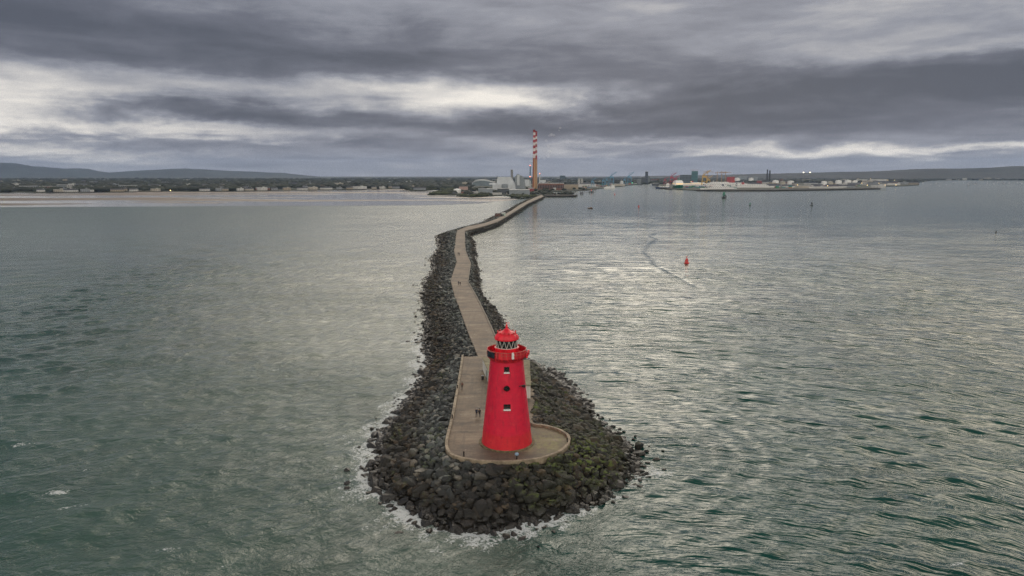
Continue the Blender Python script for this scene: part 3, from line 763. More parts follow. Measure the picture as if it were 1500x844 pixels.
wv = MB(); wv.tube((0, 0, 20.5), (0, 0, 20.8), .03, n=6); wv.tube((-.25, 0, 20.7), (.3, 0, 20.7), .03, n=6)
wv.add([(.3, -.012, 20.6), (.5, -.012, 20.7), (.3, -.012, 20.8), (.3, .012, 20.6), (.5, .012, 20.7), (.3, .012, 20.8)], [(0, 1, 2), (5, 4, 3), (0, 3, 4, 1), (1, 4, 5, 2), (2, 5, 3, 0)])
wv.build('weather_vane', M_RED2, dome)
MB().tube((1.05, .4, 19.2), (1.05, .4, 21.9), .018, n=5).build('aerial', mat('galv', (.35, .35, .36), .5), dome)
# fittings on the gallery
a = math.pi + 0.62
sol = MB()
for q in range(4):
    aa = a - .20 + q * .155; sol.box((3.38 * math.cos(aa), 3.38 * math.sin(aa), 15.85), (.07, .46, 1.0), aa)
sol.build('solar_panel', mat('panel_blue_black', (.02, .025, .035), .2, .2), LH)
aa = A_CAM + .30
lp = MB(); lp.box((3.38 * math.cos(aa), 3.38 * math.sin(aa), 15.85), (.26, .36, .9), aa); lp.tube((3.38 * math.cos(aa), 3.38 * math.sin(aa), 16.3), (3.38 * math.cos(aa), 3.38 * math.sin(aa), 16.46), .16, n=12); lp.build('signal_lamp', mat('lamp_white', (.75, .72, .70), .35, .1), LH)
for (aa, zz) in ((-.30, 15.75), (-.42, 15.5), (-.10, 15.9)):
    rp = MB(); rp.tube((3.24 * math.cos(aa), 3.24 * math.sin(aa), zz), (3.65 * math.cos(aa), 3.65 * math.sin(aa), zz), .1, n=8); rp.tube((3.65 * math.cos(aa), 3.65 * math.sin(aa), zz - .35), (3.65 * math.cos(aa), 3.65 * math.sin(aa), zz + .3), .18, n=12); rp.build('floodlight', M_REDG, LH)
aa = A_CAM + .96; z = 10.45; r = tr(z); d = Vector((math.cos(aa), math.sin(aa), 0))
fh = MB(); fh.tube(d * (r - .1) + Vector((0, 0, z)), d * (r + .45) + Vector((0, 0, z)), .12, .28, n=16)
fh.tube(d * (r + .02) + Vector((0, 0, z + .15)) + Vector((d.y, -d.x, 0)) * .9, d * (r + .1) + Vector((0, 0, z + .1)), .07, n=8); fh.build('fog_horn', M_BLACK, LH)
MB().lathe([(RB - .05, 0.004), (RB + .42, 0.004), (RB + .42, .12), (RB - .05, .16)], n=72).build('plinth', mat('plinth', (.13, .11, .06), .85, .5, 1.5, .05), LH)

# white store behind the tower
HB = empty('store_building', (0, 0, 0), 0, 'low whitewashed store with a flat mossy roof half hidden behind the red tower', 'building')
q4 = [(-6.86, 154.4), (-3.7, 134.6), (3.75, 133.4), (3.95, 152.0)]
def inset(q, d):
    c = Vector((sum(p[0] for p in q) / 4, sum(p[1] for p in q) / 4)); return [tuple(Vector(p) + (c - Vector(p)).normalized() * d) for p in q]
MB().prism(q4, ZP + .002, ZP + 2.7).build('wall', mat('whitewash', (.62, .61, .56), .7, .18, .8, .02, streak=True), HB)
MB().prism(inset(q4, -.25), ZP + 2.7, ZP + 2.84).build('roof', mat('mossy_concrete', (.20, .18, .11), .85, .4, .7, .05), HB)
mid = Vector((-6.86, 154.4)).lerp(Vector((-3.7, 134.6)), .42); an = math.atan2(134.6 - 154.4, -3.7 + 6.86)
MB().box((mid.x - .02, mid.y, ZP + 1.05), (1.1, .12, 2.08), an).build('door', mat('green_door', (.03, .09, .08), .5), HB)

# ------------------------------------------------------------------ posts and kerbs on the platform
def post(px, py, label, cap=None):
    p = G(px, py, ZP); o = empty('post', p, 0, label, 'post', 'dark posts round the platform edge')
    b_ = MB(); b_.lathe([(.17, 0.003), (.17, .12), (.12, .15), (.11, .95), (.15, 1.0), (.15, 1.1), (.05, 1.18), (.005, 1.2)], n=12); b_.build('shaft', mat('post_dark', (.028, .022, .018), .6, .3), o, True)
    if cap:
        c_ = MB(); c_.lathe([(.10, 1.0), (.3, 1.02), (.34, 1.2), (.26, 1.36), (.01, 1.42)], n=14); c_.build('cap', mat('pale_blue_plastic', (.22, .32, .42), .5), o, True)
post(679.5, 671.5, 'dark iron post near the front left curve of the platform')
post(757, 675.5, 'dark post with a pale blue cap at the front of the platform below the tower', 1)
post(831, 651, 'dark iron post at the right hand curve of the platform')
post(662.5, 616, 'dark iron post beside the left parapet, nearer the camera of the two there')
post(670.5, 571.5, 'dark iron post beside the left parapet next to the lone walker')
bl = empty('litter_bin', G(707, 556, ZP), 0, 'small dark litter bin by the white wall of the store', 'bin')
MB().lathe([(.26, 0.003), (.3, .8), (.3, .85)], n=14).build('body', M_BLACK, bl, True); MB().lathe([(.31, .85), (.31, .92), (.1, 1.0), (.005, 1.0)], n=14).build('lid', mat('galv', (.35, .35, .36), .5), bl, True)

# ------------------------------------------------------------------ people
def person(px, py, face, label, jacket, trousers, hair, stride=0.25, group=None, z=ZP, h=1.74):
    """one skinned body with clothing colours by region, hair as a child"""
    k = h / 1.74
    V, Ed, Rd = [], [], []
    def vtx(p, r): V.append((p[0] * k, p[1] * k, p[2] * k)); Rd.append(r * k); return len(V) - 1
    def link(a, b): Ed.append((a, b))
    pel = vtx((0, 0, .95), .145); w = vtx((0, .01, 1.12), .135); ch = vtx((0, 0, 1.32), .155); nk = vtx((0, .0, 1.47), .065)
    h0 = vtx((0, .015, 1.56), .075); h1 = vtx((0, .02, 1.64), .092); h2 = vtx((0, .0, 1.70), .06)
    for a, b_ in ((pel, w), (w, ch), (ch, nk), (nk, h0), (h0, h1), (h1, h2)): link(a, b_)
    for s_ in (-1, 1):
        st_ = stride * s_
        hp = vtx((.09 * s_, 0, .88), .095); kn = vtx((.10 * s_, st_ * .55 + .03, .50), .064); an_ = vtx((.10 * s_, st_, .09), .043); to = vtx((.115 * s_, st_ + .15, .035), .035); he = vtx((.10 * s_, st_ - .04, .045), .036)
        for a, b_ in ((pel, hp), (hp, kn), (kn, an_), (an_, to), (an_, he)): link(a, b_)
        sh = vtx((.19 * s_, 0, 1.40), .065); el = vtx((.25 * s_, -.05 - st_ * .25, 1.13), .048); wr_ = vtx((.25 * s_, .05 - st_ * .55, .90), .032); pm = vtx((.25 * s_, .06 - st_ * .6, .84), .034)
        for a, b_ in ((ch, sh), (sh, el), (el, wr_), (wr_, pm)): link(a, b_)
        for q in range(4):
            f0 = vtx((.25 * s_ , .03 - st_ * .6 + q * .020, .79), .0095); f1 = vtx((.24 * s_, .03 - st_ * .6 + q * .020, .755 + .004 * abs(q - 1.5)), .008); link(pm, f0); link(f0, f1)
        t0 = vtx((.235 * s_, .105 - st_ * .6, .82), .010); link(pm, t0)
    me = bpy.data.meshes.new('person'); me.from_pydata(V, Ed, []); o = bpy.data.objects.new('person', me); COL.objects.link(o)
    sk = o.modifiers.new('s', 'SKIN'); sk.use_smooth_shade = True
    for i, sv in enumerate(me.skin_vertices[0].data): sv.radius = (Rd[i], Rd[i]); sv.use_root = (i == pel)
    ss = o.modifiers.new('d', 'SUBSURF'); ss.levels = ss.render_levels = 1
    bpy.context.view_layer.update(); dg = bpy.context.evaluated_depsgraph_get()
    m2 = bpy.data.meshes.new_from_object(o.evaluated_get(dg)); o.modifiers.clear(); o.data = m2; m2.name = 'person'
    m2.materials.clear()
    for m in (mat('cloth_' + jacket[0], jacket[1], .85, .2, 4), mat('cloth_' + trousers[0], trousers[1], .85, .2, 4), mat('skin', (.42, .26, .19), .6, .1), mat('shoe', (.03, .028, .026), .6)): m2.materials.append(m)
    for p in m2.polygons:
        c = p.center / k
        p.material_index = 3 if c.z < .085 else (2 if c.z > 1.475 or (c.z < .875 and abs(c.x) > .19) else (1 if c.z < .93 and abs(c.x) < .2 else 0))
        p.use_smooth = True
    zmin = min(v.co.z for v in m2.vertices)
    p = G(px, py, z); o.location = (p.x, p.y, z - zmin + .003); o.rotation_euler = (0, 0, face)
    hb = MB(); hb.ball((0, -.012 * k, 1.665 * k), .112 * k, n=10, sz=.95); hb.build('hair', mat('hair_' + hair[0], hair[1], .8, .2, 6), o, True)
    fb = MB(); fb.ball((0, .118 * k, 1.61 * k), .018 * k, n=6, sz=1.4)
    for s_ in (-1, 1): fb.ball((.035 * s_ * k, .103 * k, 1.64 * k), .011 * k, n=6, k=1)
    fb.build('face', [mat('skin', (.42, .26, .19)), M_BLACK], o, True)
    tag(o, label, 'person', group)
GP = 'people walking on the pier'
person(677, 571, 0.1, 'lone walker in a brown jacket by the left parapet of the platform', ('brown', (.10, .045, .03)), ('black', (.015, .015, .017)), ('dark', (.02, .015, .01)), .2, GP)
person(698.2, 611, 0.05, 'person in a navy coat, left one of the couple walking beside the tower', ('navy', (.018, .028, .055)), ('ink', (.015, .018, .026)), ('grey', (.35, .33, .31)), .16, GP)
person(702.6, 611.5, -0.05, 'person in a black coat, right one of the couple walking beside the tower', ('black', (.015, .015, .017)), ('ink', (.015, .018, .026)), ('dark', (.02, .015, .01)), -.18, GP)
person(671.2, 374, 0.2, 'person in black on the walkway at the far bend, left of two', ('black', (.015, .015, .017)), ('black', (.015, .015, .017)), ('dark', (.02, .015, .01)), .2, GP)
person(673.0, 374.5, 3.3, 'person in a grey coat on the walkway at the far bend, right of two', ('grey', (.07, .07, .08)), ('ink', (.015, .018, .026)), ('dark', (.02, .015, .01)), .2, GP)
person(671.8, 418, 0.2, 'person in a navy coat halfway along the walkway, left of two', ('navy', (.018, .028, .055)), ('black', (.015, .015, .017)), ('dark', (.02, .015, .01)), .2, GP)
person(674.2, 418.4, 0.1, 'person in black halfway along the walkway, right of two', ('black', (.015, .015, .017)), ('black', (.015, .015, .017)), ('grey', (.35, .33, .31)), -.2, GP)

# ------------------------------------------------------------------ small buildings on the wall
def hut(px, py, w, d, h, rz, name, label, cat, wallm, roofm, z=ZP, flat=False):
    p = G(px, py, z); o = empty(name, p, rz, label, cat)
    MB().box((0, 0, h / 2 + .003), (w, d, h)).build('wall', wallm, o)
    if flat: MB().box((0, 0, h + .12), (w + .4, d + .4, .22)).build('roof', roofm, o)
    else:
        r = MB(); r.add([(-w/2-.2, -d/2-.2, h+.01), (w/2+.2, -d/2-.2, h+.01), (w/2+.2, d/2+.2, h+.01), (-w/2-.2, d/2+.2, h+.01), (-w/2-.2, 0, h+d*.3), (w/2+.2, 0, h+d*.3)], [(0, 1, 5, 4), (2, 3, 4, 5), (0, 4, 3), (1, 2, 5), (3, 2, 1, 0)]); r.build('roof', roofm, o)
    MB().box((-w * .2, -d / 2 - .03, 1.0), (.9, .06, 2.0)).build('door', M_BLACK, o)
    return o
hut(728.8, 317.5, 5.0, 3.5, 3.4, .3, 'bathing_shelter', 'small brown block hut on the left edge of the sea wall', 'hut', mat('brown_block', (.13, .075, .06), .8), mat('hut_roof', (.09, .07, .065), .8), flat=True)
hut(737.5, 316.2, 4.0, 2.6, 2.8, .3, 'bathing_hut', 'small pale green and white hut beside the brown one on the sea wall', 'hut', mat('pale_green_wall', (.42, .50, .44), .7), mat('white_roof', (.55, .56, .54), .6))
hut(734.2, 317.0, 2.2, 2.0, 2.4, .3, 'store_box', 'little dark store box between the brown hut and the pale green one', 'hut', M_BLACK, M_BLACK, flat=True)

# ------------------------------------------------------------------ land
LZ = 2.5
coast = [(-500, 284), (-200, 283), (0, 281.8), (120, 282), (240, 280.8), (340, 280.3), (430, 279.2), (520, 278), (590, 277), (601, 280), (625, 279.5), (640, 278.5), (655, 280),
         (626, 286), (650, 286.5), (684, 285.5), (668, 288), (690, 289.5), (712, 288.5), (735, 286.5), (752, 288), (748, 290), (765, 291.5), (780, 290), (797, 287.5), (820, 288.2), (843, 287.4), (838, 286), (806, 284.5),
         (803, 281), (838, 280.5), (862, 278.5), (880, 276.5), (903, 274), (925, 271.5), (944, 269.8), (960, 269.2), (962, 271.5), (961, 274.5), (975, 275.5), (985, 277.5), (1002, 278.8), (1022, 279.5), (1050, 279.8), (1120, 279.6), (1200, 278.5), (1260, 277.6), (1289, 277), (1292, 275.2), (1275, 273.5),
         (1300, 273.4), (1330, 272.6), (1346, 271.2), (1342, 269.5), (1310, 268.2), (1350, 267), (1365, 264.8), (1400, 264.2), (1500, 264.6), (1600, 264.8), (1900, 265)]
cw = [G(x, y, 0)[:2] for x, y in coast]
FARY = 15500
poly = [Vector(p) for p in cw] + [Vector((14000, FARY)), Vector((-14000, FARY)), Vector((-14000, cw[0][1]))]
def land_mat():
    m, nt, b = base_mat('land_cover'); geo = nt.nodes.new('ShaderNodeNewGeometry'); pos = geo.outputs['Position']
    px, py, pz = sepxyz(nt, pos)
    n = noise(nt, pos, 0.004, 6, 0.65); n2 = noise(nt, pos, 0.03, 4, 0.6)
    c = ramp(nt, n * 0.6 + n2 * 0.4, [(0.35, (.022, .026, .022)), (0.5, (.035, .045, .028)), (0.58, (.06, .065, .045)), (0.7, (.12, .12, .10))])
    nt.links.new(c, b.inputs['Base Color']); b.inputs['Roughness'].default_value = 0.9; return m
M_LAND = land_mat()
tag(MB().prism(poly, -3, LZ).build('land', M_LAND), 'low dark land round the bay', None, None, 'structure')
def coast_y(x_px):
    return 0
# tidal sand flats in the shallow bay
def sand_mat():
    m, nt, b = base_mat('wet_sand'); geo = nt.nodes.new('ShaderNodeNewGeometry'); pos = geo.outputs['Position']; px, py, pz = sepxyz(nt, pos)
    n = noise(nt, comb(nt, px * 0.0016, py * 0.007, 0.0), 1.0, 5, 0.55, 0.3)
    dry = n.smooth(0.50, 0.57)
    c = mixc(nt, dry, (.20, .195, .18), (.16, .125, .095))
    nt.links.new(c, b.inputs['Base Color']); nt.links.new((dry * 0.45 + 0.12).s, b.inputs['Roughness'])
    f = noise(nt, comb(nt, px * .05, py * .2, 0.0), 1.0, 3); bp = nt.nodes.new('ShaderNodeBump'); bp.inputs['Distance'].default_value = .3; nt.links.new(f.s, bp.inputs['Height']); nt.links.new(bp.outputs[0], b.inputs['Normal'])
    return m
fl = [(-500, 304), (0, 303.5), (160, 303), (340, 302), (520, 301.5), (620, 301), (700, 298.5), (752, 293), (765, 291.4)]
flats = [Vector(G(x, y, 0)[:2]) for x, y in fl] + [Vector(G(x, y - 0.2, 0)[:2]) for x, y in [(748, 289.8), (712, 288.2), (690, 289), (660, 286), (626, 285.7), (655, 279.8), (601, 279.8), (590, 276.8), (430, 279), (240, 280.6), (0, 281.6), (-500, 283.8)]]
tag(MB().prism(flats, -0.5, 0.12).build('sand_flats', sand_mat()), 'wet tidal sand flats at the head of the bay', None, None, 'structure')

# hills
def ridge(name, label, pts, dist, base, depth, col, seed, rough=6.0):
    """a real range of hills: crest heights surveyed against the horizon, with front and back slopes"""
    r = np.random.default_rng(seed); n = 260; xs = np.linspace(pts[0][0], pts[-1][0], n)
    yy = np.interp(xs, [p[0] for p in pts], [p[1] for p in pts])
    rows = [(-1.0, 0), (-.75, .12), (-.5, .38), (-.3, .66), (-.12, .9), (0, 1.0), (.2, .9), (.6, .4), (1, 0)]
    nz = sum(np.sin(xs * f_ + r.random() * 6) * a_ for f_, a_ in ((.05, .5), (.13, .3), (.31, .2), (.7, .12), (1.5, .08)))
    V = []
    for (o_, t) in rows:
        sh = 1 + .25 * np.sin(xs * .03 + o_ * 3) * (abs(o_) > .01)
        for i in range(n):
            u = math.atan((xs[i] - 750) / F); hgt = (HY - yy[i]) / F * dist + CAM_H + nz[i] * rough * .5
            d_ = dist / math.cos(u) * 1.0
            q = dist + o_ * depth * (.8 + .2 * math.sin(i * .11))
            wig = r.normal() * rough * .35 * (0 < t < 1)
            V.append(((xs[i] - 750) / F * q, q, base + (max(hgt - base, 0)) * min(1, t * sh[i]) + wig))
    V = np.array(V); idx = np.arange(len(V)).reshape(len(rows), n)
    F4 = np.stack([idx[:-1, :-1], idx[:-1, 1:], idx[1:, 1:], idx[1:, :-1]], -1).reshape(-1, 4)
    m, nt, b = base_mat(name + '_cover'); geo = nt.nodes.new('ShaderNodeNewGeometry')
    a_ = noise(nt, geo.outputs['Position'], 0.0022, 6, 0.6); c = ramp(nt, a_, [(0.38, tuple(k * .6 for k in col)), (0.5, col), (0.62, tuple(k * 1.9 for k in col))])
    nt.links.new(c, b.inputs['Base Color']); b.inputs['Roughness'].default_value = .9
    tag(np_mesh(name, V, F4, m, True), label, None, None, 'structure')
ridge('hills', 'blue grey mountain range beyond the town on the left', [(-500, 246), (-200, 241), (0, 238.6), (23, 239), (38, 240.4), (57, 244), (86, 246), (102, 247.2), (127, 246.8), (140, 247.7), (154, 251), (168, 253), (193, 251.2), (227, 249.3), (250, 248.2), (277, 247.2), (306, 248.6), (345, 250.6), (378, 251.5), (396, 252.6), (421, 253.6), (442, 256), (462, 258), (487, 259.6), (560, 260.5)], 12500, 0, 2600, (.014, .022, .020), 5, 5)
ridge('hills', 'low dark rising ground beyond the port and city in the middle distance', [(430, 262.0), (487, 260.6), (523, 259.6), (600, 259.9), (639, 258.9), (662, 260), (760, 259.8), (850, 259), (900, 258.6), (980, 257.5), (1060, 256), (1120, 254.6), (1164, 253.4), (1230, 252.4)], 9500, 2, 1500, (.014, .018, .014), 6, 4)
ridge('hills', 'dark wooded headland along the far right shore', [(1040, 258), (1120, 255), (1164, 253.6), (1220, 252.2), (1276, 251), (1318, 249), (1349, 247.6), (1416, 246.8), (1440, 246), (1472, 244), (1490, 243.7), (1500, 244.6), (1600, 244), (1800, 246), (2000, 250)], 7600, 1, 1300, (.010, .013, .010), 7, 4)

# ------------------------------------------------------------------ far woods (uncountable)
def inside(x, y, Pn):
    c = np.zeros(x.shape, bool); n = len(Pn)
    for i in range(n):
        x0, y0 = Pn[i]; x1, y1 = Pn[(i + 1) % n]
        m = ((y0 > y) != (y1 > y)); t = (x1 - x0) * (y - y0) / ((y1 - y0) if y1 != y0 else 1e-9) + x0
        c ^= m & (x < t)
    return c
ico = bmesh.new(); bmesh.ops.create_icosphere(ico, subdivisions=1, radius=1.0)
iv = np.array([v.co[:] for v in ico.verts]); iff = np.array([[v.index for v in f.verts] for f in ico.faces]); ico.free()
def woods(name, label, n, xr, yr, hr, m, dens=None, zoff=0.0):
    Vb, Fb, off, cnt = [], [], 0, 0
    P2 = [(p[0], p[1]) for p in poly]
    px = rng.uniform(xr[0], xr[1], n * 4); v = rng.random(n * 4)
    Y_ = yr[0] * (yr[1] / yr[0]) ** (v ** 1.1); X_ = (px - 750) / F * Y_
    ok = inside(X_, Y_, P2)
    if dens is not None: ok &= dens(X_, Y_, px)
    X_, Y_ = X_[ok][:n], Y_[ok][:n]
    for x, y in zip(X_, Y_):
        h = rng.uniform(*hr); w = h * rng.uniform(.6, 1.7) * (1 + y / 9000)
        vv = iv * (1 + rng.normal(0, .13, (len(iv), 1))) * np.array([w, w, h * .6]) + np.array([x, y, LZ + h * .45 + zoff])
        Vb.append(vv); Fb.append(iff + off); off += len(vv)
    o = np_mesh(name, np.vstack(Vb), np.vstack(Fb), m); tag(o, label, 'woodland', None, 'stuff')
M_WOOD = mat('far_foliage', (.028, .034, .022), .9, .5, .01)
woods('woodland', 'dark band of trees through the town along the left shore of the bay', 5200, (-350, 640), (1830, 7500), (6, 13), M_WOOD, lambda X_, Y_, p: (np.sin(X_ * .012) + np.sin(Y_ * .009 + X_ * .004) > -1.2))
woods('woodland', 'dark trees behind the power station and the city in the middle', 1800, (590, 1000), (2300, 8000), (6, 12), M_WOOD, lambda X_, Y_, p: Y_ > np.where(p < 690, 2050, 3300))
woods('woodland', 'dark trees and scrub on the right shore behind the port', 2600, (960, 1900), (3300, 7300), (6, 12), M_WOOD, lambda X_, Y_, p: Y_ > 3900)
woods('scrub', 'low green scrub on the shore left of the power station', 650, (598, 800), (1380, 2300), (2, 5), mat('scrub_green', (.045, .055, .022), .9, .5, .02), lambda X_, Y_, p: (p < 668) | (Y_ < 1560))

# ------------------------------------------------------------------ buildings of the town and port
PAL = {'white': (.54, .54, .52), 'cream': (.42, .39, .33), 'grey': (.26, .28, .30), 'brick': (.19, .095, .07), 'slate': (.10, .11, .125), 'buff': (.34, .29, .22)}
for k_, c_ in PAL.items(): mat('wall_' + k_, c_, .75, .15, .05)
M_ROOF = mat('roof_slate', (.07, .075, .085), .7, .3, .1); M_ROOFP = mat('roof_pale', (.36, .37, .37), .6, .2, .1)
M_WIN = mat('window_dark', (.03, .035, .04), .2)
def house(x, y, w, d, h, rz, kind, col):
    b_ = MB(); wall_m = MC['wall_' + col]
    b_.box((0, 0, h / 2), (w, d, h), 0, 0)
    if kind == 'gable':
        b_.add([(-w/2-.3, -d/2-.4, h-.1), (w/2+.3, -d/2-.4, h-.1), (w/2+.3, d/2+.4, h-.1), (-w/2-.3, d/2+.4, h-.1), (-w/2-.3, 0, h+d*.3), (w/2+.3, 0, h+d*.3)], [(0, 1, 5, 4), (2, 3, 4, 5), (0, 4, 3), (1, 2, 5), (3, 2, 1, 0)], 1)
        b_.box((w * .3, 0, h + d * .3), (1, 1, 2.2), 0, 0)
    else:
        b_.box((0, 0, h + .35), (w + .6, d + .6, .7), 0, 1); b_.box((w * .15, 0, h + 1.6), (w * .2, d * .3, 2.0), 0, 0)
    nf = max(1, int(h / 3.2)); nw = max(2, min(10, int(w / 4)))
    for f_ in range(nf):
        for i in range(nw): b_.box((-w / 2 + (i + .5) * w / nw, -d / 2 - .05, 1.7 + f_ * 3.2), (w / nw * .45, .1, 1.4), 0, 2)
    nm = 'house' if kind == 'gable' else 'building'
    return b_.build(nm, [wall_m, M_ROOF if kind == 'gable' or col in ('brick', 'slate', 'grey') else M_ROOFP, M_WIN], loc=(x, y, LZ)) , nm
used_lab = {}
def town(n, pxr, yr, group, where, scale=1.0, cols=('white', 'cream', 'grey', 'brick', 'slate', 'buff', 'white')):
    P2 = [(p[0], p[1]) for p in poly]; k = 0; tries = 0
    while k < n and tries < 6000:
        tries += 1
        px = random.uniform(*pxr); Y_ = yr[0] * (yr[1] / yr[0]) ** (random.random() ** 1.3); X_ = (px - 750) / F * Y_
        if not inside(np.array([X_]), np.array([Y_]), P2)[0]: continue
        col = random.choice(cols); kind = random.choice(['gable', 'gable', 'flat'])
        w = random.uniform(12, 34) * scale * (1 + Y_ / 9000); d = random.uniform(9, 14) * scale; h = random.uniform(5, 8) if kind == 'gable' else random.uniform(6, 15)
        if h > 8 and random.random() < .5: h *= .7
        o, nm = house(X_, Y_, w, d, h, 0, kind, col); o.rotation_euler[2] = random.uniform(-.3, .3) + math.atan2(X_, Y_) * -1
        k += 1
        sz = 'long' if w > 30 else ('short' if w < 19 else 'mid-length'); dd = 'near the shore' if Y_ < yr[0] * 1.35 else ('set back from the shore' if Y_ < yr[0] * 2.2 else 'far inland')
        seg = (px - pxr[0]) / (pxr[1] - pxr[0]); seg = ['first fifth', 'second fifth', 'middle', 'fourth fifth', 'last fifth'][min(4, int(seg * 5))]
        tag(o, f"{sz} {col} {'pitched' if kind == 'gable' else 'flat roofed'} building {dd}, {where}, {seg}", 'building', group)
town(120, (-30, 640), (1850, 5200), 'houses along the left shore of the bay', 'left shore', 1.0)
town(45, (600, 960), (2900, 7000), 'buildings of the city behind the power station', 'city centre', 1.2)
town(65, (1100, 1380), (2400, 5600), 'port sheds and houses on the right shore', 'right port', 1.3, ('white', 'cream', 'grey', 'white', 'buff', 'brick'))
town(20, (1380, 1560), (5800, 6600), 'houses on the far right headland shore', 'far right headland', 1.2, ('white', 'cream', 'grey'))
# a front row of white houses right on the strand
for i, (px, w) in enumerate([(196, 30), (228, 34), (300, 38), (322, 30), (330, 24), (352, 26), (365, 34), (384, 40), (402, 26), (420, 30), (443, 44), (458, 40), (478, 50), (497, 24), (512, 28), (527, 60), (548, 22), (560, 26), (580, 34), (604, 30), (60, 26), (88, 40), (104, 46), (125, 30), (172, 46)]):
    yb = float(np.interp(px, [c[0] for c in coast[:9]], [c[1] for c in coast[:9]])) - 0.9
    p = G(px, yb, LZ); col = ['white', 'cream', 'white', 'grey', 'buff'][i % 5]
    o, nm = house(p.x, p.y, w * .75, 11, [5, 6.5, 4.5, 8][i % 4], 0, ['gable', 'flat'][i % 2], col); o.rotation_euler[2] = -math.atan2(p.x, p.y)
    tag(o, f"{col} {'gabled' if i % 2 == 0 else 'flat roofed'} {'terrace' if w > 35 else 'house'} on the seafront, number {i} of the front row".replace(f', number {i} of the front row', ', ' + ['left third of the shore', 'middle of the shore', 'near the green spit', 'far left shore'][0 if 190 <= px < 340 else 1 if 340 <= px < 500 else 2 if px >= 500 else 3]), 'building', 'front row of white houses on the left strand')

def bld(px, py, wpx, ytop, d, name, label, wallm, roofm=None, z=LZ, cat='building', windows=0, emptyz=None):
    """a block standing on ground point (px,py); width and top in photo pixels converted to metres at that distance"""
    p, s_ = P(px, py, z); w = wpx * s_; h = (py - ytop) * s_
    o = empty(name, p, -math.atan2(p.x, p.y), label, cat)
    wb_ = MB().box((0, d / 2, h / 2), (w, d, h))
    MB().box((0, d / 2, h + .4), (w + .8, d + .8, .8)).build('roof', roofm or M_ROOFP, o)
    if windows:
        nf, nw = windows if isinstance(windows, tuple) else (windows, 6)
        for a_ in range(nf):
            for b_ in range(nw): wb_.box((-w / 2 + (b_ + .5) * w / nw, -.08, (a_ + .5) * h / nf), (w / nw * .6, .16, h / nf * .5), 0, 1)
    wb_.build('wall', [wallm, M_WIN], o)
    return o, s_, w, h
mW, mG, mS, mB = MC['wall_white'], MC['wall_grey'], MC['wall_slate'], MC['wall_brick']
# left town landmarks
bld(91, 280, 12, 271, 30, 'apartment_block', 'grey apartment block beside the bright white slab on the left shore', mG, windows=(5, 8))
bld(101.5, 279.5, 8, 271, 22, 'apartment_block', 'bright white slab block on the left shore', mW, windows=(5, 3))
bld(42, 279, 22, 273, 30, 'office_block', 'long grey office block near the left edge of the shore', mG, windows=(3, 10))
bld(188, 277.5, 24, 272, 30, 'office_block', 'long grey blue block behind trees in the left part of the shore', mG, windows=(3, 10))
bld(70, 280, 20, 273.5, 20, 'apartment_block', 'dark brick block left of the grey apartment block', mB, windows=(4, 8))
bld(132, 281, 10, 278.5, 14, 'pavilion', 'low white pavilion at the water edge of the left shore', mW)

# the two striped chimneys
def chimney(px, py, top, wt, wb, bands, name, label, sc=1.0, base_col=None, group=None, n=28, light=False, cap=True):
    p, s_ = P(px, py, LZ); h = (py - top) * s_; o = empty(name, p, 0, label, 'chimney', group)
    rt, rb_ = wt * s_ / 2, wb * s_ / 2; rad = lambda t: rb_ + (rt - rb_) * t ** .8
    mats, bb = bands
    zs = sorted(set([0.0, 1.0] + [b for b, _ in bb]))
    b_ = MB(); cuts = [0.0] + [b for b, _ in bb]
    for i in range(len(cuts) - 1):
        t0, t1 = cuts[i], cuts[i + 1]; k = bb[i][1]; m_ = 4 if t1 - t0 > .2 else 1
        b_.lathe([(rad(t0 + (t1 - t0) * q / m_), h * (t0 + (t1 - t0) * q / m_)) for q in range(m_ + 1)], n=n, k=k)
    b_.lathe([(rt, h), (rt * .8, h), (rt * .8, h - 6)], n=n, k=0); b_.build('stack', mats, o, True)
    if cap: MB().lathe([(rt + .1, h - 2.2), (rt + .9, h - 2.0), (rt + .9, h - .6), (rt + .1, h - .5)], n=n).build('platform', mat('rust_dark', (.12, .03, .03), .7), o)
    if light:
        for zz in ([h + .8] if light == 1 else [h + .8, h * .49]):
            l_ = MB()
            if zz > h: l_.ball((0, 0, zz), 2.1, n=8)
            else: l_.lathe([(rad(.49) + .1, zz - 1.1), (rad(.49) + .9, zz), (rad(.49) + .1, zz + 1.1)], n=16)
            l_.build('warning_light', mat('red_light', (.6, .1, .08), .5, emit=(1.0, .22, .16), es=3.0), o)
    return o
def rust_mat():
    m, nt, b = base_mat('rusty_concrete'); tc = nt.nodes.new('ShaderNodeTexCoord'); x, y, z = sepxyz(nt, tc.outputs['Object'])
    n = noise(nt, comb(nt, x * .22, y * .22, z * .018), 1.0, 5, .65); side = x.smooth(-5.0, 2.5)
    c = ramp(nt, n * .55 + side * .40, [(0.25, (.23, .055, .035)), (0.42, (.32, .12, .055)), (0.55, (.40, .23, .12)), (0.8, (.46, .32, .18))])
    c = mixc(nt, z.smooth(85.0, 104.0) * 0.8, c, (.24, .035, .035))
    nt.links.new(c, b.inputs['Base Color']); b.inputs['Roughness'].default_value = .85; return m
M_RUST = rust_mat(); M_BR = mat('faded_red_band', (.34, .045, .055), .7, .2, .1); M_BW = mat('white_band', (.60, .57, .56), .7, .15, .1)
bandsA = ([M_BR, M_BW, M_RUST], [(.535, 2), (.60, 1), (.645, 0), (.695, 1), (.74, 0), (.79, 1), (.835, 0), (.87, 1), (.91, 0), (.955, 1), (1.0, 0)])
bandsB = ([M_BR, M_BW, M_RUST], [(.52, 2), (.585, 0), (.63, 1), (.675, 0), (.73, 1), (.775, 0), (.82, 1), (.865, 0), (.91, 1), (1.0, 0)])
GC = 'tall striped power station chimneys'
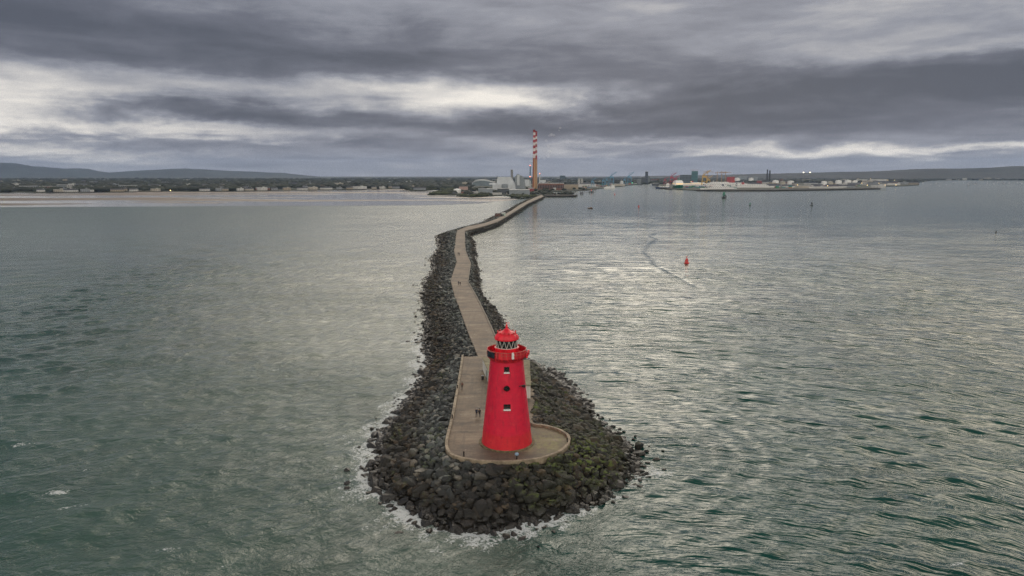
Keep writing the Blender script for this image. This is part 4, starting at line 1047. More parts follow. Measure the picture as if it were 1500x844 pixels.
chimney(782.2, 278.5, 192.2, 3.3, 4.9, bandsA, 'chimney', 'taller looking red and white striped chimney with rusty base, left one of the pair', group=GC)
chimney(785.1, 277.6, 194.2, 2.5, 4.2, bandsB, 'chimney', 'red and white striped chimney half hidden behind its twin, right one of the pair', group=GC)
mST = mat('stack_concrete', (.22, .22, .21), .8, .25, .2); mBL = mat('stack_blue', (.09, .15, .22), .6)
chimney(749.7, 271, 249, 3.4, 3.6, ([mST], [(1.0, 0)]), 'chimney', 'squat grey concrete chimney beside the sloping white plant', cap=False)
chimney(776.6, 274, 243.5, 1.6, 1.9, ([mat('stack_pale', (.45, .47, .48), .6), mBL], [(.3, 0), (.48, 1), (.55, 0), (1.0, 1)]), 'chimney', 'slim blue chimney with red lights just left of the striped pair', light=2, cap=False)
chimney(790.4, 272, 255, 1.8, 2.0, ([mat('stack_pale', (.45, .47, .48), .6)], [(1.0, 0)]), 'chimney', 'short white chimney with a red light right of the striped pair', light=1, cap=False)
chimney(1123.2, 268, 248.6, 1.7, 1.9, ([M_BLACK], [(1.0, 0)]), 'chimney', 'thin dark chimney in the port, left one of two', cap=False, group='two dark port chimneys')
chimney(1126.8, 268, 250, 2.0, 2.2, ([M_BLACK], [(1.0, 0)]), 'chimney', 'slightly thicker dark chimney in the port, right one of two', cap=False, group='two dark port chimneys')

# sloping white plant
p, s_ = P(742, 281, LZ); o = empty('waste_plant', p, -.02, 'white and grey industrial plant with sloping sides below the striped chimneys', 'factory')
X_ = lambda px: (px - 742) * s_; Z_ = lambda py: (281 - py) * s_
def slab(pts, d0, d1, name, m, par):
    vs = [(X_(a), d0, Z_(b)) for a, b in pts] + [(X_(a), d1, Z_(b)) for a, b in pts]; n = len(pts)
    return MB().add(vs, [tuple(range(n)), tuple(range(2 * n - 1, n - 1, -1))] + [((i + 1) % n, i, i + n, (i + 1) % n + n) for i in range(n)]).build(name, m, par)
mPW = mat('cladding_white', (.50, .53, .55), .55, .12, .05); mPG = mat('cladding_grey', (.22, .25, .27), .55, .15, .05); mPD = mat('cladding_dark', (.075, .085, .095), .55, .15, .05)
slab([(725, 281), (755, 281), (753.5, 269), (748, 260.5), (728.5, 260), (726.5, 271)], 20, 90, 'main_hall', mPW, o)
slab([(716, 271), (726.4, 271), (726.4, 269), (716, 269)], 16, 60, 'canopy', mPW, o)
slab([(721.5, 281.5), (734.5, 281.5), (734.5, 271), (721.5, 271)], 0, 18, 'front_hall', mPW, o)
slab([(734.7, 276), (743.5, 276), (743.5, 270), (734.7, 270)], 4, 18.5, 'grey_annex', mPG, o)
slab([(745, 280), (755.5, 280), (754.5, 270.5), (744, 272)], 2, 17, 'side_hall', mPW, o)
slab([(754.5, 277), (770, 277), (768.5, 263), (765, 261), (765, 257.8), (761.4, 257.8), (760.6, 255.6), (756.6, 255.6), (755.6, 258.4), (754.2, 258.4), (754.5, 269)], 26, 70, 'boiler_house', mPG, o)
slab([(757.2, 272), (761, 272), (761, 256.5), (757.2, 256.5)], 25, 25.8, 'white_panel', mPW, o)
slab([(727.2, 262), (727.9, 262), (727.7, 257), (727.4, 257)], 30, 32, 'mast', M_BLACK, o)
bld(711, 284.5, 21, 277.4, 40, 'warehouse', 'low grey blue warehouse with curved roof left of the white plant', mPG, mPG)
bld(737, 283.8, 17, 277, 50, 'tank_shed', 'dark grey low shed in front of the white plant', mPD, mPD)
bld(761, 286, 30, 278.6, 45, 'warehouse', 'wide pale grey warehouse on the shore below the chimneys', mPG, M_ROOFP)
bld(717, 281.5, 7, 276.6, 20, 'brick_shed', 'small dark red shed left of the white plant', mat('wall_darkred', (.22, .05, .05), .7), None)
bld(778, 282.5, 9, 276.2, 20, 'brick_shed', 'dark red brick block at the foot of the striped chimneys', mat('wall_darkred', (.22, .05, .05), .7), None)
bld(807, 278.5, 38, 269.0, 60, 'turbine_hall', 'long dark brick turbine hall right of the striped chimneys', mB, M_ROOFP, windows=(1, 16))
bld(794.5, 269.5, 10, 264, 30, 'machine_hall', 'white box hall behind the short white chimney', mPW)
bld(772, 273, 7, 263.5, 30, 'boiler_house', 'pale block between the grey plant and the striped chimneys', mPW)
bld(812.5, 278.8, 4, 275.5, 10, 'gatehouse', 'small white box in front of the long brick hall', mW)
bld(834, 277.5, 26, 270.5, 40, 'warehouse', 'brown roofed warehouse right of the long brick hall', MC['wall_buff'], M_ROOF)
bld(700, 283.5, 16, 281.3, 20, 'warehouse', 'very low white shed near the shore left of the plant', mW)
bld(728, 285.3, 14, 283.2, 20, 'warehouse', 'thin white low shed on the bank in front of the plant', mW)
bld(679, 281, 13, 273.5, 26, 'works_building', 'pink grey works building at the left end of the industrial shore', mat('wall_pink', (.38, .27, .24), .7), M_ROOF)
p, s_ = P(670, 282.5, LZ); o = empty('storage_tank', p, 0, 'round white tank in front of the pink grey works', 'tank'); MB().lathe([(.01, 0), (9.5, 0), (9.5, 9), (8.8, 9.5), (.01, 11)], n=28).build('shell', M_WHITE, o, True)
for i, (px, py, w, yt, lab) in enumerate([(824, 263, 8, 257.4, 'dark green tower block standing above the city right of the chimneys'), (848, 272, 3.4, 262, 'left of two slim white silo towers by the docks'), (852.5, 272, 3.0, 262.5, 'right of two slim white silo towers by the docks'),
                                          (946.8, 269, 4.2, 251.8, 'tall dark office tower at the end of the river channel'), (942.5, 269, 6, 260, 'dark lower block left of the tall office tower'), (936, 270, 6, 263, 'pale blue glass block left of the river end'), (950.5, 268.5, 3, 258, 'narrow lighter block right of the tall office tower')]):
    bld(px, py, w, yt, 26, 'tower_block', lab, (mat('tower_green', (.045, .08, .08), .5), mW, mW, mat('tower_blue', (.05, .065, .09), .4), mPD, mPG, mPG)[i], windows=(7, 4))
bld(1017, 270, 9, 251.2, 40, 'glass_tower', 'square teal glass tower wrapped in scaffold sheeting behind the ferries', mat('teal_glass', (.07, .19, .22), .35, .15, .03), windows=(9, 6))
bld(1004, 270, 16, 256.5, 30, 'glass_block', 'lower hazy blue glass block left of the teal tower', mat('blue_glass', (.10, .13, .15), .35, .15, .03), windows=(6, 8))
for i in range(46):
    px = random.uniform(664, 800); pb = np.interp(px, [664, 700, 735, 770, 800], [284.2, 284.6, 284.8, 285.2, 284.5]) - random.uniform(0, 5.5)
    if 752 < px < 776 and pb > 280: continue
    w = random.uniform(2.0, 6.5); hh = random.uniform(1.0, 3.0); cn = random.choice(['white', 'grey', 'slate', 'buff', 'brick', 'slate', 'grey'])
    bld(px, pb, w, pb - hh, random.uniform(8, 20), 'works_shed', f"{'low' if hh < 1.6 else 'tall' if hh > 2.4 else 'squat'} {cn} works shed {'near the shore' if pb > 281.5 else 'farther inland'} {'left of the white plant' if px < 720 else 'in front of the white plant' if px < 760 else 'by the striped chimneys'}", MC['wall_' + cn], random.choice([M_ROOF, M_ROOFP]))[0]['group'] = 'sheds of the power station shore'
woods('scrub', 'dark bushes between the sheds of the power station', 220, (660, 900), (1560, 2300), (3, 7), M_WOOD)
# stadium
p, s_ = P(708, 272.5, LZ); o = empty('stadium', p, 0, 'glass stadium with a curved saddle roof beyond the left of the plant', 'stadium')
b_ = MB(); n = 36; w = 17.5 * s_; vs = []
for j in range(7):
    for i in range(n + 1):
        t = i / n * 2 - 1; prof = (math.sqrt(max(0, 1 - t * t)) ** .9) * (9.6 * s_) * (1 - .12 * t); q = j / 6
        vs.append((t * w, 20 + (1 - math.cos(q * math.pi)) * 55 * math.sqrt(max(0, 1 - t * t * .98)), max(0.0, prof * math.sin(min(1, q * 1.0) * math.pi) ** .35)))
fs = [(j * (n + 1) + i, j * (n + 1) + i + 1, (j + 1) * (n + 1) + i + 1, (j + 1) * (n + 1) + i) for j in range(6) for i in range(n)]
b_.add(vs, fs).build('shell', mat('stadium_glass', (.11, .14, .15), .6, .2, .02), o, True)
rr_ = MB()
for i in range(n):
    t0, t1 = i / n * 2 - 1, (i + 1) / n * 2 - 1; g = lambda t: (t * w, 18, (math.sqrt(max(0, 1 - t * t)) ** .9) * 9.5 * s_ * (1 - .12 * t) + .5)
    rr_.tube(g(t0), g(t1), .8, n=6)
rr_.build('roof_rim', M_ROOFP, o)

# ------------------------------------------------------------------ cranes, ships, tanks
def gantry(px, py, top, label, col, group):
    p, s_ = P(px, py, LZ); h = (py - top) * s_; o = empty('dock_crane', p, -.2, label, 'crane', group); m = mat('crane_' + col[0], col[1], .6)
    b_ = MB(); W2 = h * .16
    for sx in (-1, 1):
        for sy in (-1, 1): b_.tube((sx * W2, sy * W2, 0), (sx * W2 * .8, sy * W2 * .8, h * .55), h * .022, n=6)
        b_.tube((sx * W2, -W2, h * .3), (sx * W2, W2, h * .3), h * .018, n=6); b_.tube((sx * W2, -W2, 0), (sx * W2 * .8, W2 * .8, h * .55), h * .012, n=6)
    b_.tube((-W2, -W2, h * .3), (W2, -W2, h * .3), h * .02, n=6); b_.tube((-W2, -W2, 1), (W2, -W2, h * .3), h * .012, n=6)
    b_.build('portal', m, o); MB().box((0, 0, h * .6), (W2 * 1.7, W2 * 1.7, h * .12)).build('machine_house', m, o)
    j_ = MB()
    for dz in (-.018, .018): j_.tube((-W2, 0, h * (.64 + dz)), (h * .36, 0, h * (1.0 + dz * .5)), h * .014, n=6)
    j_.tube((-W2 * .6, 0, h * .62), (-W2 * .2, 0, h * .9), h * .014, n=6); j_.tube((-W2 * .2, 0, h * .9), (h * .36, 0, h), h * .008, n=6)
    for q in range(6): j_.tube((-W2 + (h * .36 + W2) * q / 6, 0, h * (.622 + .36 * q / 6)), (-W2 + (h * .36 + W2) * (q + .5) / 6, 0, h * (.658 + .36 * (q + .5) / 6)), h * .008, n=4)
    j_.build('jib', m, o); return o
blu, red_, yel = ('blue', (.10, .25, .38)), ('red', (.36, .03, .06)), ('yellow', (.50, .32, .08))
for a_ in [(896, 271, 252.4, 'tall blue dock crane, the left one of the two tallest blue cranes', blu), (922, 270.5, 252.4, 'tall blue dock crane, the right one of the two tallest blue cranes', blu), (884, 273, 260, 'short blue dock crane left of the tall left one', blu), (889, 272, 258.6, 'middle sized blue dock crane close to the tall left one', blu), (915, 271, 259, 'short blue dock crane just left of the tall right one', blu),
           (984, 271, 253.4, 'tall dark red dock crane behind the green and white ferry', red_), (990, 271, 257, 'lower dark red dock crane right of the tall red one', red_), (974, 271, 259.6, 'small dark red dock crane left of the tall red one', red_),
           (1031.5, 273, 249.8, 'tall yellow dock crane between the teal tower and the white ships', yel), (1037.5, 273, 257.5, 'short yellow dock crane right of the tall yellow one', yel), (868, 275, 261, 'small grey blue crane near the silo towers', blu)]:
    gantry(*a_[:4], a_[4], 'dock cranes along the river channel')
def tower_crane(px, py, top, label, arm=9):
    p, s_ = P(px, py, LZ); h = (py - top) * s_; o = empty('tower_crane', p, 0, label, 'crane', 'construction tower cranes over the port'); m = mat('crane_amber', (.34, .20, .08), .6)
    MB().box((0, 0, h / 2), (2.2, 2.2, h)).build('mast', m, o)
    j_ = MB(); j_.box((arm * s_ * .3, 0, h * .93), (arm * s_ * 1.3, 1.6, 1.6)); j_.tube((0, 0, h), (arm * s_ * .7, 0, h * .94), .4, n=4); j_.tube((0, 0, h), (-arm * s_ * .3, 0, h * .94), .4, n=4); j_.box((0, 0, h * .965), (2, 2, h * .07)); j_.build('jib', m, o)
    MB().box((-arm * s_ * .28, 0, h * .93 - 2), (4, 2.4, 4)).build('counterweight', mST, o)
for a_ in [(1036, 270, 251, 'left hand tower crane right of the teal tower'), (1050, 270, 252, 'tower crane in the middle over the white ferries, left of a pair'), (1056.5, 270, 251.5, 'tower crane in the middle over the white ferries, right of a pair'), (1062, 270, 252, 'slim tower crane right of the middle pair'), (1015, 262, 248.5, 'little tower crane standing over the teal glass tower')]: tower_crane(*a_)

def ship(px, py, Lpx, hull_h, decks, rz, name, label, hullm, supm, funnel=None, bow=.25, lit=False, windows=True, group=None, z=0.0, beam=None, mast=True):
    """hull lofted from stations, superstructure decks, bridge, funnel, window bands"""
    p, s_ = P(px, py, z); L = Lpx * s_; B_ = beam or max(L * .17, 9.0); o = empty(name, p, rz, label, 'ship', group)
    ns = 14; vs = []
    for i in range(ns + 1):
        t = i / ns; x = (t - .5) * L; wd = B_ / 2 * (1 if t < 1 - bow else math.sqrt(max(0.0, 1 - ((t - 1 + bow) / bow) ** 2)) + .01) * (1 if t > .06 else .85)
        sh = hull_h * (1 + .18 * max(0, (t - .6) / .4) ** 2); rake = max(0, (t - .9) / .1) * hull_h * .4
        vs += [(x, -wd * .75, -1.0), (x + rake, -wd, sh), (x + rake, wd, sh), (x, wd * .75, -1.0)]
    fs = []
    for i in range(ns):
        for q in range(3): fs.append((i * 4 + q, i * 4 + q + 1, i * 4 + 5 + q, i * 4 + 4 + q))
    fs += [(0, 1, 2, 3), tuple(ns * 4 + q for q in (3, 2, 1, 0))]
    h_ = MB().add(vs, fs).build('hull', hullm, o)
    bm = bmesh.new(); bm.from_mesh(h_.data); bmesh.ops.recalc_face_normals(bm, faces=bm.faces); bm.to_mesh(h_.data); bm.free()
    sp_ = MB(); wn = sp_
    for di, (x0, x1, z0, z1, wf) in enumerate(decks):
        sp_.box(((x0 + x1) / 2 * L, 0, (z0 + z1) / 2 * 1.0), ((x1 - x0) * L, B_ * wf, z1 - z0), 0, 0, .985)
        if windows and not (lit and di > 0):
            nw = max(3, int((x1 - x0) * L / 6))
            for q in range(nw):
                for sy in (-1, 1): wn.box((x0 * L + (q + .5) * (x1 - x0) * L / nw, sy * (B_ * wf / 2 + .02), z0 + (z1 - z0) * .6), ((x1 - x0) * L / nw * .6, .12, min(1.6, (z1 - z0) * .35)), 0, 1)
            for e_ in (x0 * L - .05, x1 * L + .05): wn.box((e_, 0, z0 + (z1 - z0) * .6), (.14, B_ * wf * .8, min(2.4, (z1 - z0) * .35)), 0, 1)
    sp_.build('superstructure', [supm, mat('lit_window', (.5, .35, .15), .4, emit=(1.0, .62, .25), es=1.0) if lit else M_WIN], o)
    if funnel:
        fxp, fz, fh_, fm = funnel; f_ = MB(); f_.box((fxp * L, 0, fz + fh_ / 2), (L * .06, B_ * .3, fh_), 0, 0, .8); f_.build('funnel', fm, o)
    if not mast: return o
    m_ = MB(); top_z = max(d_[3] for d_ in decks); m_.tube((decks[-1][1] * L * .8, 0, top_z - .1), (decks[-1][1] * L * .8, 0, top_z + 8), .5, .2, n=5); m_.build('mast', supm, o)
    return o
mHG = mat('hull_green', (.02, .14, .09), .4); mHB = mat('hull_navy', (.03, .05, .11), .4); mHR = mat('hull_red', (.34, .03, .03), .4)
fe = ship(993, 276.6, 46, 12, [(-.44, .40, 12, 21, .96), (-.38, .34, 21, 26, .86), (-.3, .3, 26, 29, .7)], R(-97), 'ferry', 'green and white ferry seen end on with glowing yellow deck windows', mHG, M_WHITE, (.1, 29, 6, mHG), lit=True, beam=30)
dr_ = MB()
for q in (-9, 0, 9): dr_.box((46 * P(993, 276.6)[1] / 2 * .985 + 3.6, q, 4.6), (.6, 6.0, 7.5))
ex_ = MB()
for q in (-9, 0, 9): ex_.box((-46 * P(993, 276.6)[1] / 2 - .3, q, 4.6), (.8, 6.0, 7.5))
ex_.build('bow_door', M_BLACK, fe)
ship(971, 276.8, 20, 6, [(-.45, -.22, 6, 17, .9), (-.2, .3, 6, 9, .8), (-.42, -.26, 17, 20, .7)], R(165), 'cargo_ship', 'dark hulled cargo ship with a white block aft left of the green and white ferry', mHB, M_WHITE, (-.38, 19, 5, mHR))
ship(1052, 278.7, 52, 6.0, [(-.42, .30, 6, 10, .9), (-.30, .22, 10, 13, .8), (-.1, .12, 13, 15.5, .7)], R(181), 'fast_ferry', 'long low white fast ferry with a pointed bow behind the dark breakwater', M_WHITE, M_WHITE, (-.12, 13, 6, mHB), bow=.5)
ship(1058, 275.2, 76, 9, [(-.46, .36, 9, 15, .95), (-.40, .28, 15, 19, .9), (-.1, .22, 19, 22, .8)], R(179), 'ferry', 'big white ferry with a red and white funnel moored behind the fast ferry', M_WHITE, M_WHITE, (-.2, 21, 8, mHR))
ship(1105, 276.3, 58, 7, [(-.46, .34, 7, 12, .95), (-.40, .28, 12, 15, .9), (-.46, -.36, 12, 20, .8)], R(2), 'ferry', 'white ferry with a dark row of ports at the right end of the ships', M_WHITE, M_WHITE, (-.3, 15, 7, mHR))
ship(1016, 273.2, 38, 8, [(-.45, .38, 8, 13, .95), (-.40, .1, 13, 17, .9)], R(178), 'ferry', 'white ship with orange and red funnels partly behind the green and white ferry', M_WHITE, M_WHITE, (.05, 17, 6, mHR), lit=True)
ship(893, 276.5, 16, 5, [(-.45, -.15, 5, 13, .9), (-.1, .35, 5, 8, .8)], R(175), 'cargo_ship', 'small white coaster moored below the tall left blue crane', M_WHITE, M_WHITE, (-.35, 13, 4, mHG))
ship(910, 272.6, 12, 6, [(-.4, .2, 6, 18, .9), (-.3, .1, 18, 22, .7)], R(100), 'cargo_ship', 'white ship seen end on between the two tall blue cranes', mHB, M_WHITE, (-.2, 21, 4, mHB))
ship(864.5, 305.4, 7.5, 0.9, [(-.3, .1, .9, 1.7, .6)], R(178), 'barge', 'small brown work barge lying alone in the open channel', mat('rust_hull', (.12, .06, .045), .7), mat('rust_hull', (.12, .06, .045)), windows=False, mast=False)
# shipping containers stacked on the quays
CC = [('red', (.34, .05, .04)), ('blue', (.05, .13, .30)), ('teal', (.04, .22, .22)), ('orange', (.48, .17, .04)), ('white', (.6, .6, .58)), ('green', (.05, .20, .09)), ('grey', (.25, .26, .28))]
for i in range(110):
    side = i % 3
    px = random.uniform(1125, 1262) if side == 0 else (random.uniform(852, 935) if side == 1 else random.uniform(1005, 1080)); cq = CC[random.randrange(7)]
    yb = np.interp(px, [852, 880, 925, 1005, 1060, 1125, 1262], [276.5, 274.2, 270.6, 275.5, 276.3, 276.3, 274]) - random.uniform(0.2, 2.2)
    p = G(px, yb, LZ); lev = random.choice([0, 0, 1, 1, 2])
    b_ = MB(); b_.box((0, 0, 1.3), (12.2, 2.44, 2.6))
    for q in range(12): b_.box((-5.6 + q * 1.02, -1.25, 1.3), (.4, .06, 2.3))
    o = b_.build('shipping_container', mat('container_' + cq[0], cq[1], .55, .15, .4), loc=(p.x, p.y, LZ + .01 + lev * 2.62)); o.rotation_euler[2] = random.choice([0, .1, 1.5, -.1])
    for l_ in range(lev):
        cq2 = CC[random.randrange(7)]; o2 = bpy.data.objects.new('shipping_container', o.data.copy()); COL.objects.link(o2); o2.data.materials[0] = mat('container_' + cq2[0], cq2[1], .55, .15, .4)
        o2.location = (p.x, p.y, LZ + .01 + l_ * 2.62); o2.rotation_euler = o.rotation_euler
        tag(o2, f"{cq2[0]} container {['at the bottom', 'second up'][l_]} under a {cq[0]} one, {['right breakwater quay', 'south quay by the blue cranes', 'quay behind the ferries'][side]}", 'container', 'shipping containers on the quays')
    tag(o, f"{cq[0]} container {['on the ground', 'on top of one other', 'on top of two others'][lev]}, {['right breakwater quay', 'south quay by the blue cranes', 'quay behind the ferries'][side]}, {['left', 'middle', 'right'][int(px) % 3]} row", 'container', 'shipping containers on the quays')
# storage tanks
for i, (px, py, w, h_) in enumerate([(1136, 270.5, 9, 7), (1146, 271, 8, 6), (1158, 270.8, 9, 6.5), (1207, 271, 8, 6), (1216, 271, 7, 6), (1228, 270.5, 9, 7), (1242, 270, 9, 7), (1100, 267, 7, 7), (1080, 267, 8, 7), (1252, 270, 7, 6)]):
    p, s_ = P(px, py, LZ); r = w * s_ / 2; h = h_ * s_ * .8; o = empty('storage_tank', p, 0, ['white oil tank, first from the left of the port row', 'cream oil tank, second of the port row', 'white oil tank, third of the port row', 'white oil tank, fourth from the left behind the quay', 'cream oil tank, fifth from the left behind the quay', 'white oil tank, sixth from the left behind the quay', 'white oil tank, the larger near the right end of the quay', 'grey white tank just left of the dark chimneys', 'grey white tank farther left of the dark chimneys', 'rightmost white oil tank in the port'][i], 'tank', 'oil tanks of the port')
    MB().lathe([(.01, 0), (r, 0), (r, h), (r * .96, h + .5), (.01, h * 1.16)], n=28).build('shell', M_WHITE if i not in (1, 4) else MC['wall_cream'], o, True)
    MB().lathe([(r + .05, h * .96), (r + .6, h * .97), (r + .6, h * 1.01), (r + .05, h)], n=28).build('rim', MC['wall_grey'], o)
# long white sheds and lit sheds
for (px, py, w, yt, m, lab) in [(1290, 271.2, 50, 268.6, mW, 'very long white quay shed on the right spit'), (1210, 276, 46, 273.6, mW, 'long low white shed on the breakwater quay'), (1170, 275.2, 30, 272.5, MC['wall_cream'], 'cream shed behind the breakwater right of the ferries'), (1286, 267.2, 22, 262.8, mW, 'white factory block above the right spit'),
                                (1262, 266.5, 14, 263, mW, 'pale factory block left of the white factory above the spit'), (1326, 262.6, 12, 260.5, mW, 'little white block far up the right shore'), (1088, 265, 12, 258.2, mPG, 'pale grey block behind the white ferries'), (1105, 266, 9, 259.5, mPG, 'grey block left of the dark port chimneys'), (860, 274, 26, 270.2, mW, 'low white sheds on the south quay'), (905, 272.5, 20, 269.8, MC['wall_cream'], 'cream quay shed under the blue cranes'),
                                (1070, 268, 11, 259.3, mat('wall_redshed', (.34, .05, .05), .6), 'bright red shed above the white ferries'), (1112, 271, 7, 265, mat('wall_darkred', (.22, .05, .05)), 'dark red block above the right hand ferry'), (960, 272.6, 10, 268.8, mPD, 'dark quay shed left of the dark hulled cargo ship')]:
    bld(px, py, w, yt, 26, 'quay_shed', lab, m, M_ROOFP)
# dark breakwaters
for q, lab, nm in (([(961, 276.2), (975, 277.6), (984, 278.6), (984, 277.8), (965, 275)], 'short dark breakwater end left of the ferries', 'breakwater'), ([(1020, 280.2), (1050, 280.6), (1130, 280.3), (1220, 279), (1289, 277.6), (1289, 276.6), (1130, 278.6), (1022, 279.4)], 'long dark breakwater in front of the moored ferries', 'breakwater'),
                   ([(797, 289.2), (843, 289.0), (846, 287.8), (800, 287.6)], 'dark breakwater spit running right from the wall root', 'breakwater')):
    tag(MB().prism([tuple(G(x, y, 0)[:2]) for x, y in q], -2, 4.0).build(nm, mat('dark_armour', (.03, .028, .024), .9, .5, .05)), lab, 'breakwater')
# jetty on piles at the power station
def jetty(pts, label):
    o = empty('jetty', G(*pts[0], 0), 0, label, 'jetty'); b_ = MB(); o0 = o.location; m_ = mat('jetty_timber', (.05, .045, .04), .8)
    W_ = [G(x, y, 0) - o0 for x, y in pts]
    for a_, c_ in zip(W_[:-1], W_[1:]):
        d_ = c_ - a_; mid_ = (a_ + c_) / 2; b_.box((mid_.x, mid_.y, 5.0), (d_.length, 5, 1.0), math.atan2(d_.y, d_.x))
    b_.build('deck', m_, o); pl_ = MB()
    for a_, c_ in zip(W_[:-1], W_[1:]):
        n_ = max(2, int((c_ - a_).length / 14))
        for q in range(n_ + 1):
            w_ = a_.lerp(c_, q / n_); pl_.tube((w_.x, w_.y - 2, -1), (w_.x, w_.y - 2, 4.6), .5, n=6)
    pl_.build('piles', m_, o)
jetty([(806, 282.6), (850, 282.2), (872, 280.8)], 'dark timber jetty on piles in front of the power station')
for (px, py, w, lab) in [(852, 285.2, 4.5, 'dark mooring platform standing off the jetty, nearer of two'), (866, 283.4, 6.5, 'larger dark mooring platform with a red light at the end of the jetty'), (833, 284.6, 3, 'small dark mooring dolphin between the spit and the jetty')]:
    p, s_ = P(px, py, 0); o = empty('mooring_dolphin', p, 0, lab, 'mooring', 'mooring platforms off the jetty'); w_ = w * s_
    MB().box((0, 0, 5), (w_, w_ * .8, 1.4)).build('deck', M_BLACK, o); b_ = MB()
    for sx in (-.42, 0, .42):
        for sy in (-.3, .3): b_.tube((sx * w_, sy * w_, -1), (sx * w_ * .95, sy * w_, 4.4), .7, n=6)
    b_.build('piles', M_BLACK, o)
    if w > 6: MB().tube((0, 0, 5.6), (0, 0, 9), .3, n=6).ball((0, 0, 9.3), .9, n=6).build('beacon', mat('red_beacon', (.5, .06, .05), .5, emit=(1, .2, .1), es=.6), o)
# floodlight masts with two bright lamps
for px, lab in ((1176, 'left of the two bright floodlight masts on the right skyline'), (1185.6, 'right of the two bright floodlight masts on the right skyline')):
    p, s_ = P(px, 268, LZ); o = empty('floodlight_mast', p, 0, lab, 'floodlight', 'bright floodlight masts'); h = 14.8 * s_
    MB().tube((0, 0, 0), (0, 0, h), .6, .3, n=8).build('pole', MC['wall_grey'], o); MB().box((0, 0, h + 1.2), (5.0, 1.4, 3.2)).build('lamp', mat('flood_lamp', (.9, .8, .6), .4, emit=(1.0, .80, .58), es=5), o)
lamps = [(990, 262.8), (1012, 266.5), (1022, 267.5), (1168, 271.2), (1230, 270), (1262, 268.6), (1287, 268.8), (1300, 264), (1310, 264.5), (1256, 262), (1275, 262), (1270, 271.6), (1296, 271.4), (1312, 271.2), (250, 279.4), (926, 268.4), (1212, 272.6)]
for i, (px, py) in enumerate(lamps):
    p, s_ = P(px, py + 4, LZ); o = empty('street_lamp', p, 0, 'lit lamp ' + ['above the green and white ferry', 'over the orange funnelled ship', 'right of the orange funnelled ship', 'behind the breakwater shed', 'among the right port tanks', 'at the left end of the long quay shed', 'over the middle of the long quay shed', 'high above the right spit', 'high above the right spit, farther right', 'by the pale factory block', 'by the white factory block', 'on the front of the long quay shed', 'at the middle front of the long quay shed', 'at the right front of the long quay shed', 'on the left strand of the bay', 'with a green glow on the south quay', 'over the long low breakwater shed'][i], 'lamp', 'lit lamps of the port')
    h = 4 * s_; g_ = 'green' in o['label']
    MB().tube((0, 0, 0), (0, 0, h), .25, .15, n=6).build('pole', MC['wall_grey'], o); MB().ball((0, -.3, h + .6), 1.0, n=8).build('lamp', mat('lamp_glow_green', (.2, .9, .4), .5, emit=(.2, 1.0, .5), es=3) if g_ else mat('lamp_glow', (.9, .7, .4), .5, emit=(1.0, .66, .32), es=4), o)

# ------------------------------------------------------------------ buoys and moored boats
def buoy(px, py, hpx, label, col, kind='cone'):
    p, s_ = P(px, py, 0); h = hpx * s_; o = empty('buoy', p, 0.2, label, 'buoy', 'channel buoys'); m = mat('buoy_' + col[0], col[1], .45, .2, 1)
    fl_ = MB(); fl_.lathe([(.01, -h * .1), (h * .26, -h * .1), (h * .36, 0), (h * .36, h * .14), (h * .30, h * .2), (.01, h * .22)], n=20)
    fl_.build('float', m if kind == 'cone' else M_BLACK, o, True)
    c_ = MB()
    if kind == 'cone':
        c_.lathe([(h * .27, h * .2), (h * .22, h * .5), (h * .10, h * .8), (h * .03, h * .82)], n=16)
        c_.build('body', m, o, True); MB().tube((0, 0, h * .8), (0, 0, h * .95), h * .03, n=6).ball((0, 0, h), h * .09, n=8).build('top_mark', m, o)
    else:
        for q in range(4):
            a_ = q * math.pi / 2 + .4; c_.tube((math.cos(a_) * h * .24, math.sin(a_) * h * .24, h * .2), (math.cos(a_) * h * .09, math.sin(a_) * h * .09, h * .72), h * .03, n=6)
        c_.box((0, 0, h * .55), (h * .3, h * .3, h * .25)); c_.build('tower', m, o); MB().lathe([(.01, h * .72), (h * .14, h * .72), (h * .14, h * .9), (.01, h)], n=10).build('top_mark', m, o)
        if kind == 'ring':
            r_ = MB(); rr = h * .21
            for q in range(20):
                b0, b1 = 2 * math.pi * q / 20, 2 * math.pi * (q + 1) / 20
                r_.tube((rr * math.cos(b0), -h * .3, h * .24 + rr * math.sin(b0)), (rr * math.cos(b1), -h * .3, h * .24 + rr * math.sin(b1)), h * .055, n=6)
            r_.build('fender_ring', M_BLACK, o)
buoy(1005.7, 386.2, 10, 'bright red buoy with a cone top floating in the middle of the right hand water', ('red', (.52, .03, .03)))
buoy(1060.3, 290.5, 9.5, 'green buoy with a dark round fender in front of the breakwater', ('green', (.03, .20, .12)), 'ring')
buoy(1098.6, 301, 4, 'tiny green buoy right of the green one with the dark fender', ('green', (.03, .20, .12)), 'lat')
buoy(1189, 301, 5.2, 'dark squat buoy in the right hand part of the channel', ('dark', (.02, .02, .02)), 'lat')
buoy(935.6, 303.5, 3.2, 'small red buoy between the barge and the breakwater', ('red', (.52, .03, .03)), 'cone')
buoy(900.5, 285.5, 2.6, 'tiny red buoy near the mouth of the channel', ('red', (.52, .03, .03)), 'cone')
buoy(1459, 340.5, 3, 'tiny dark buoy alone near the right edge of the water', ('dark', (.02, .02, .02)), 'lat')
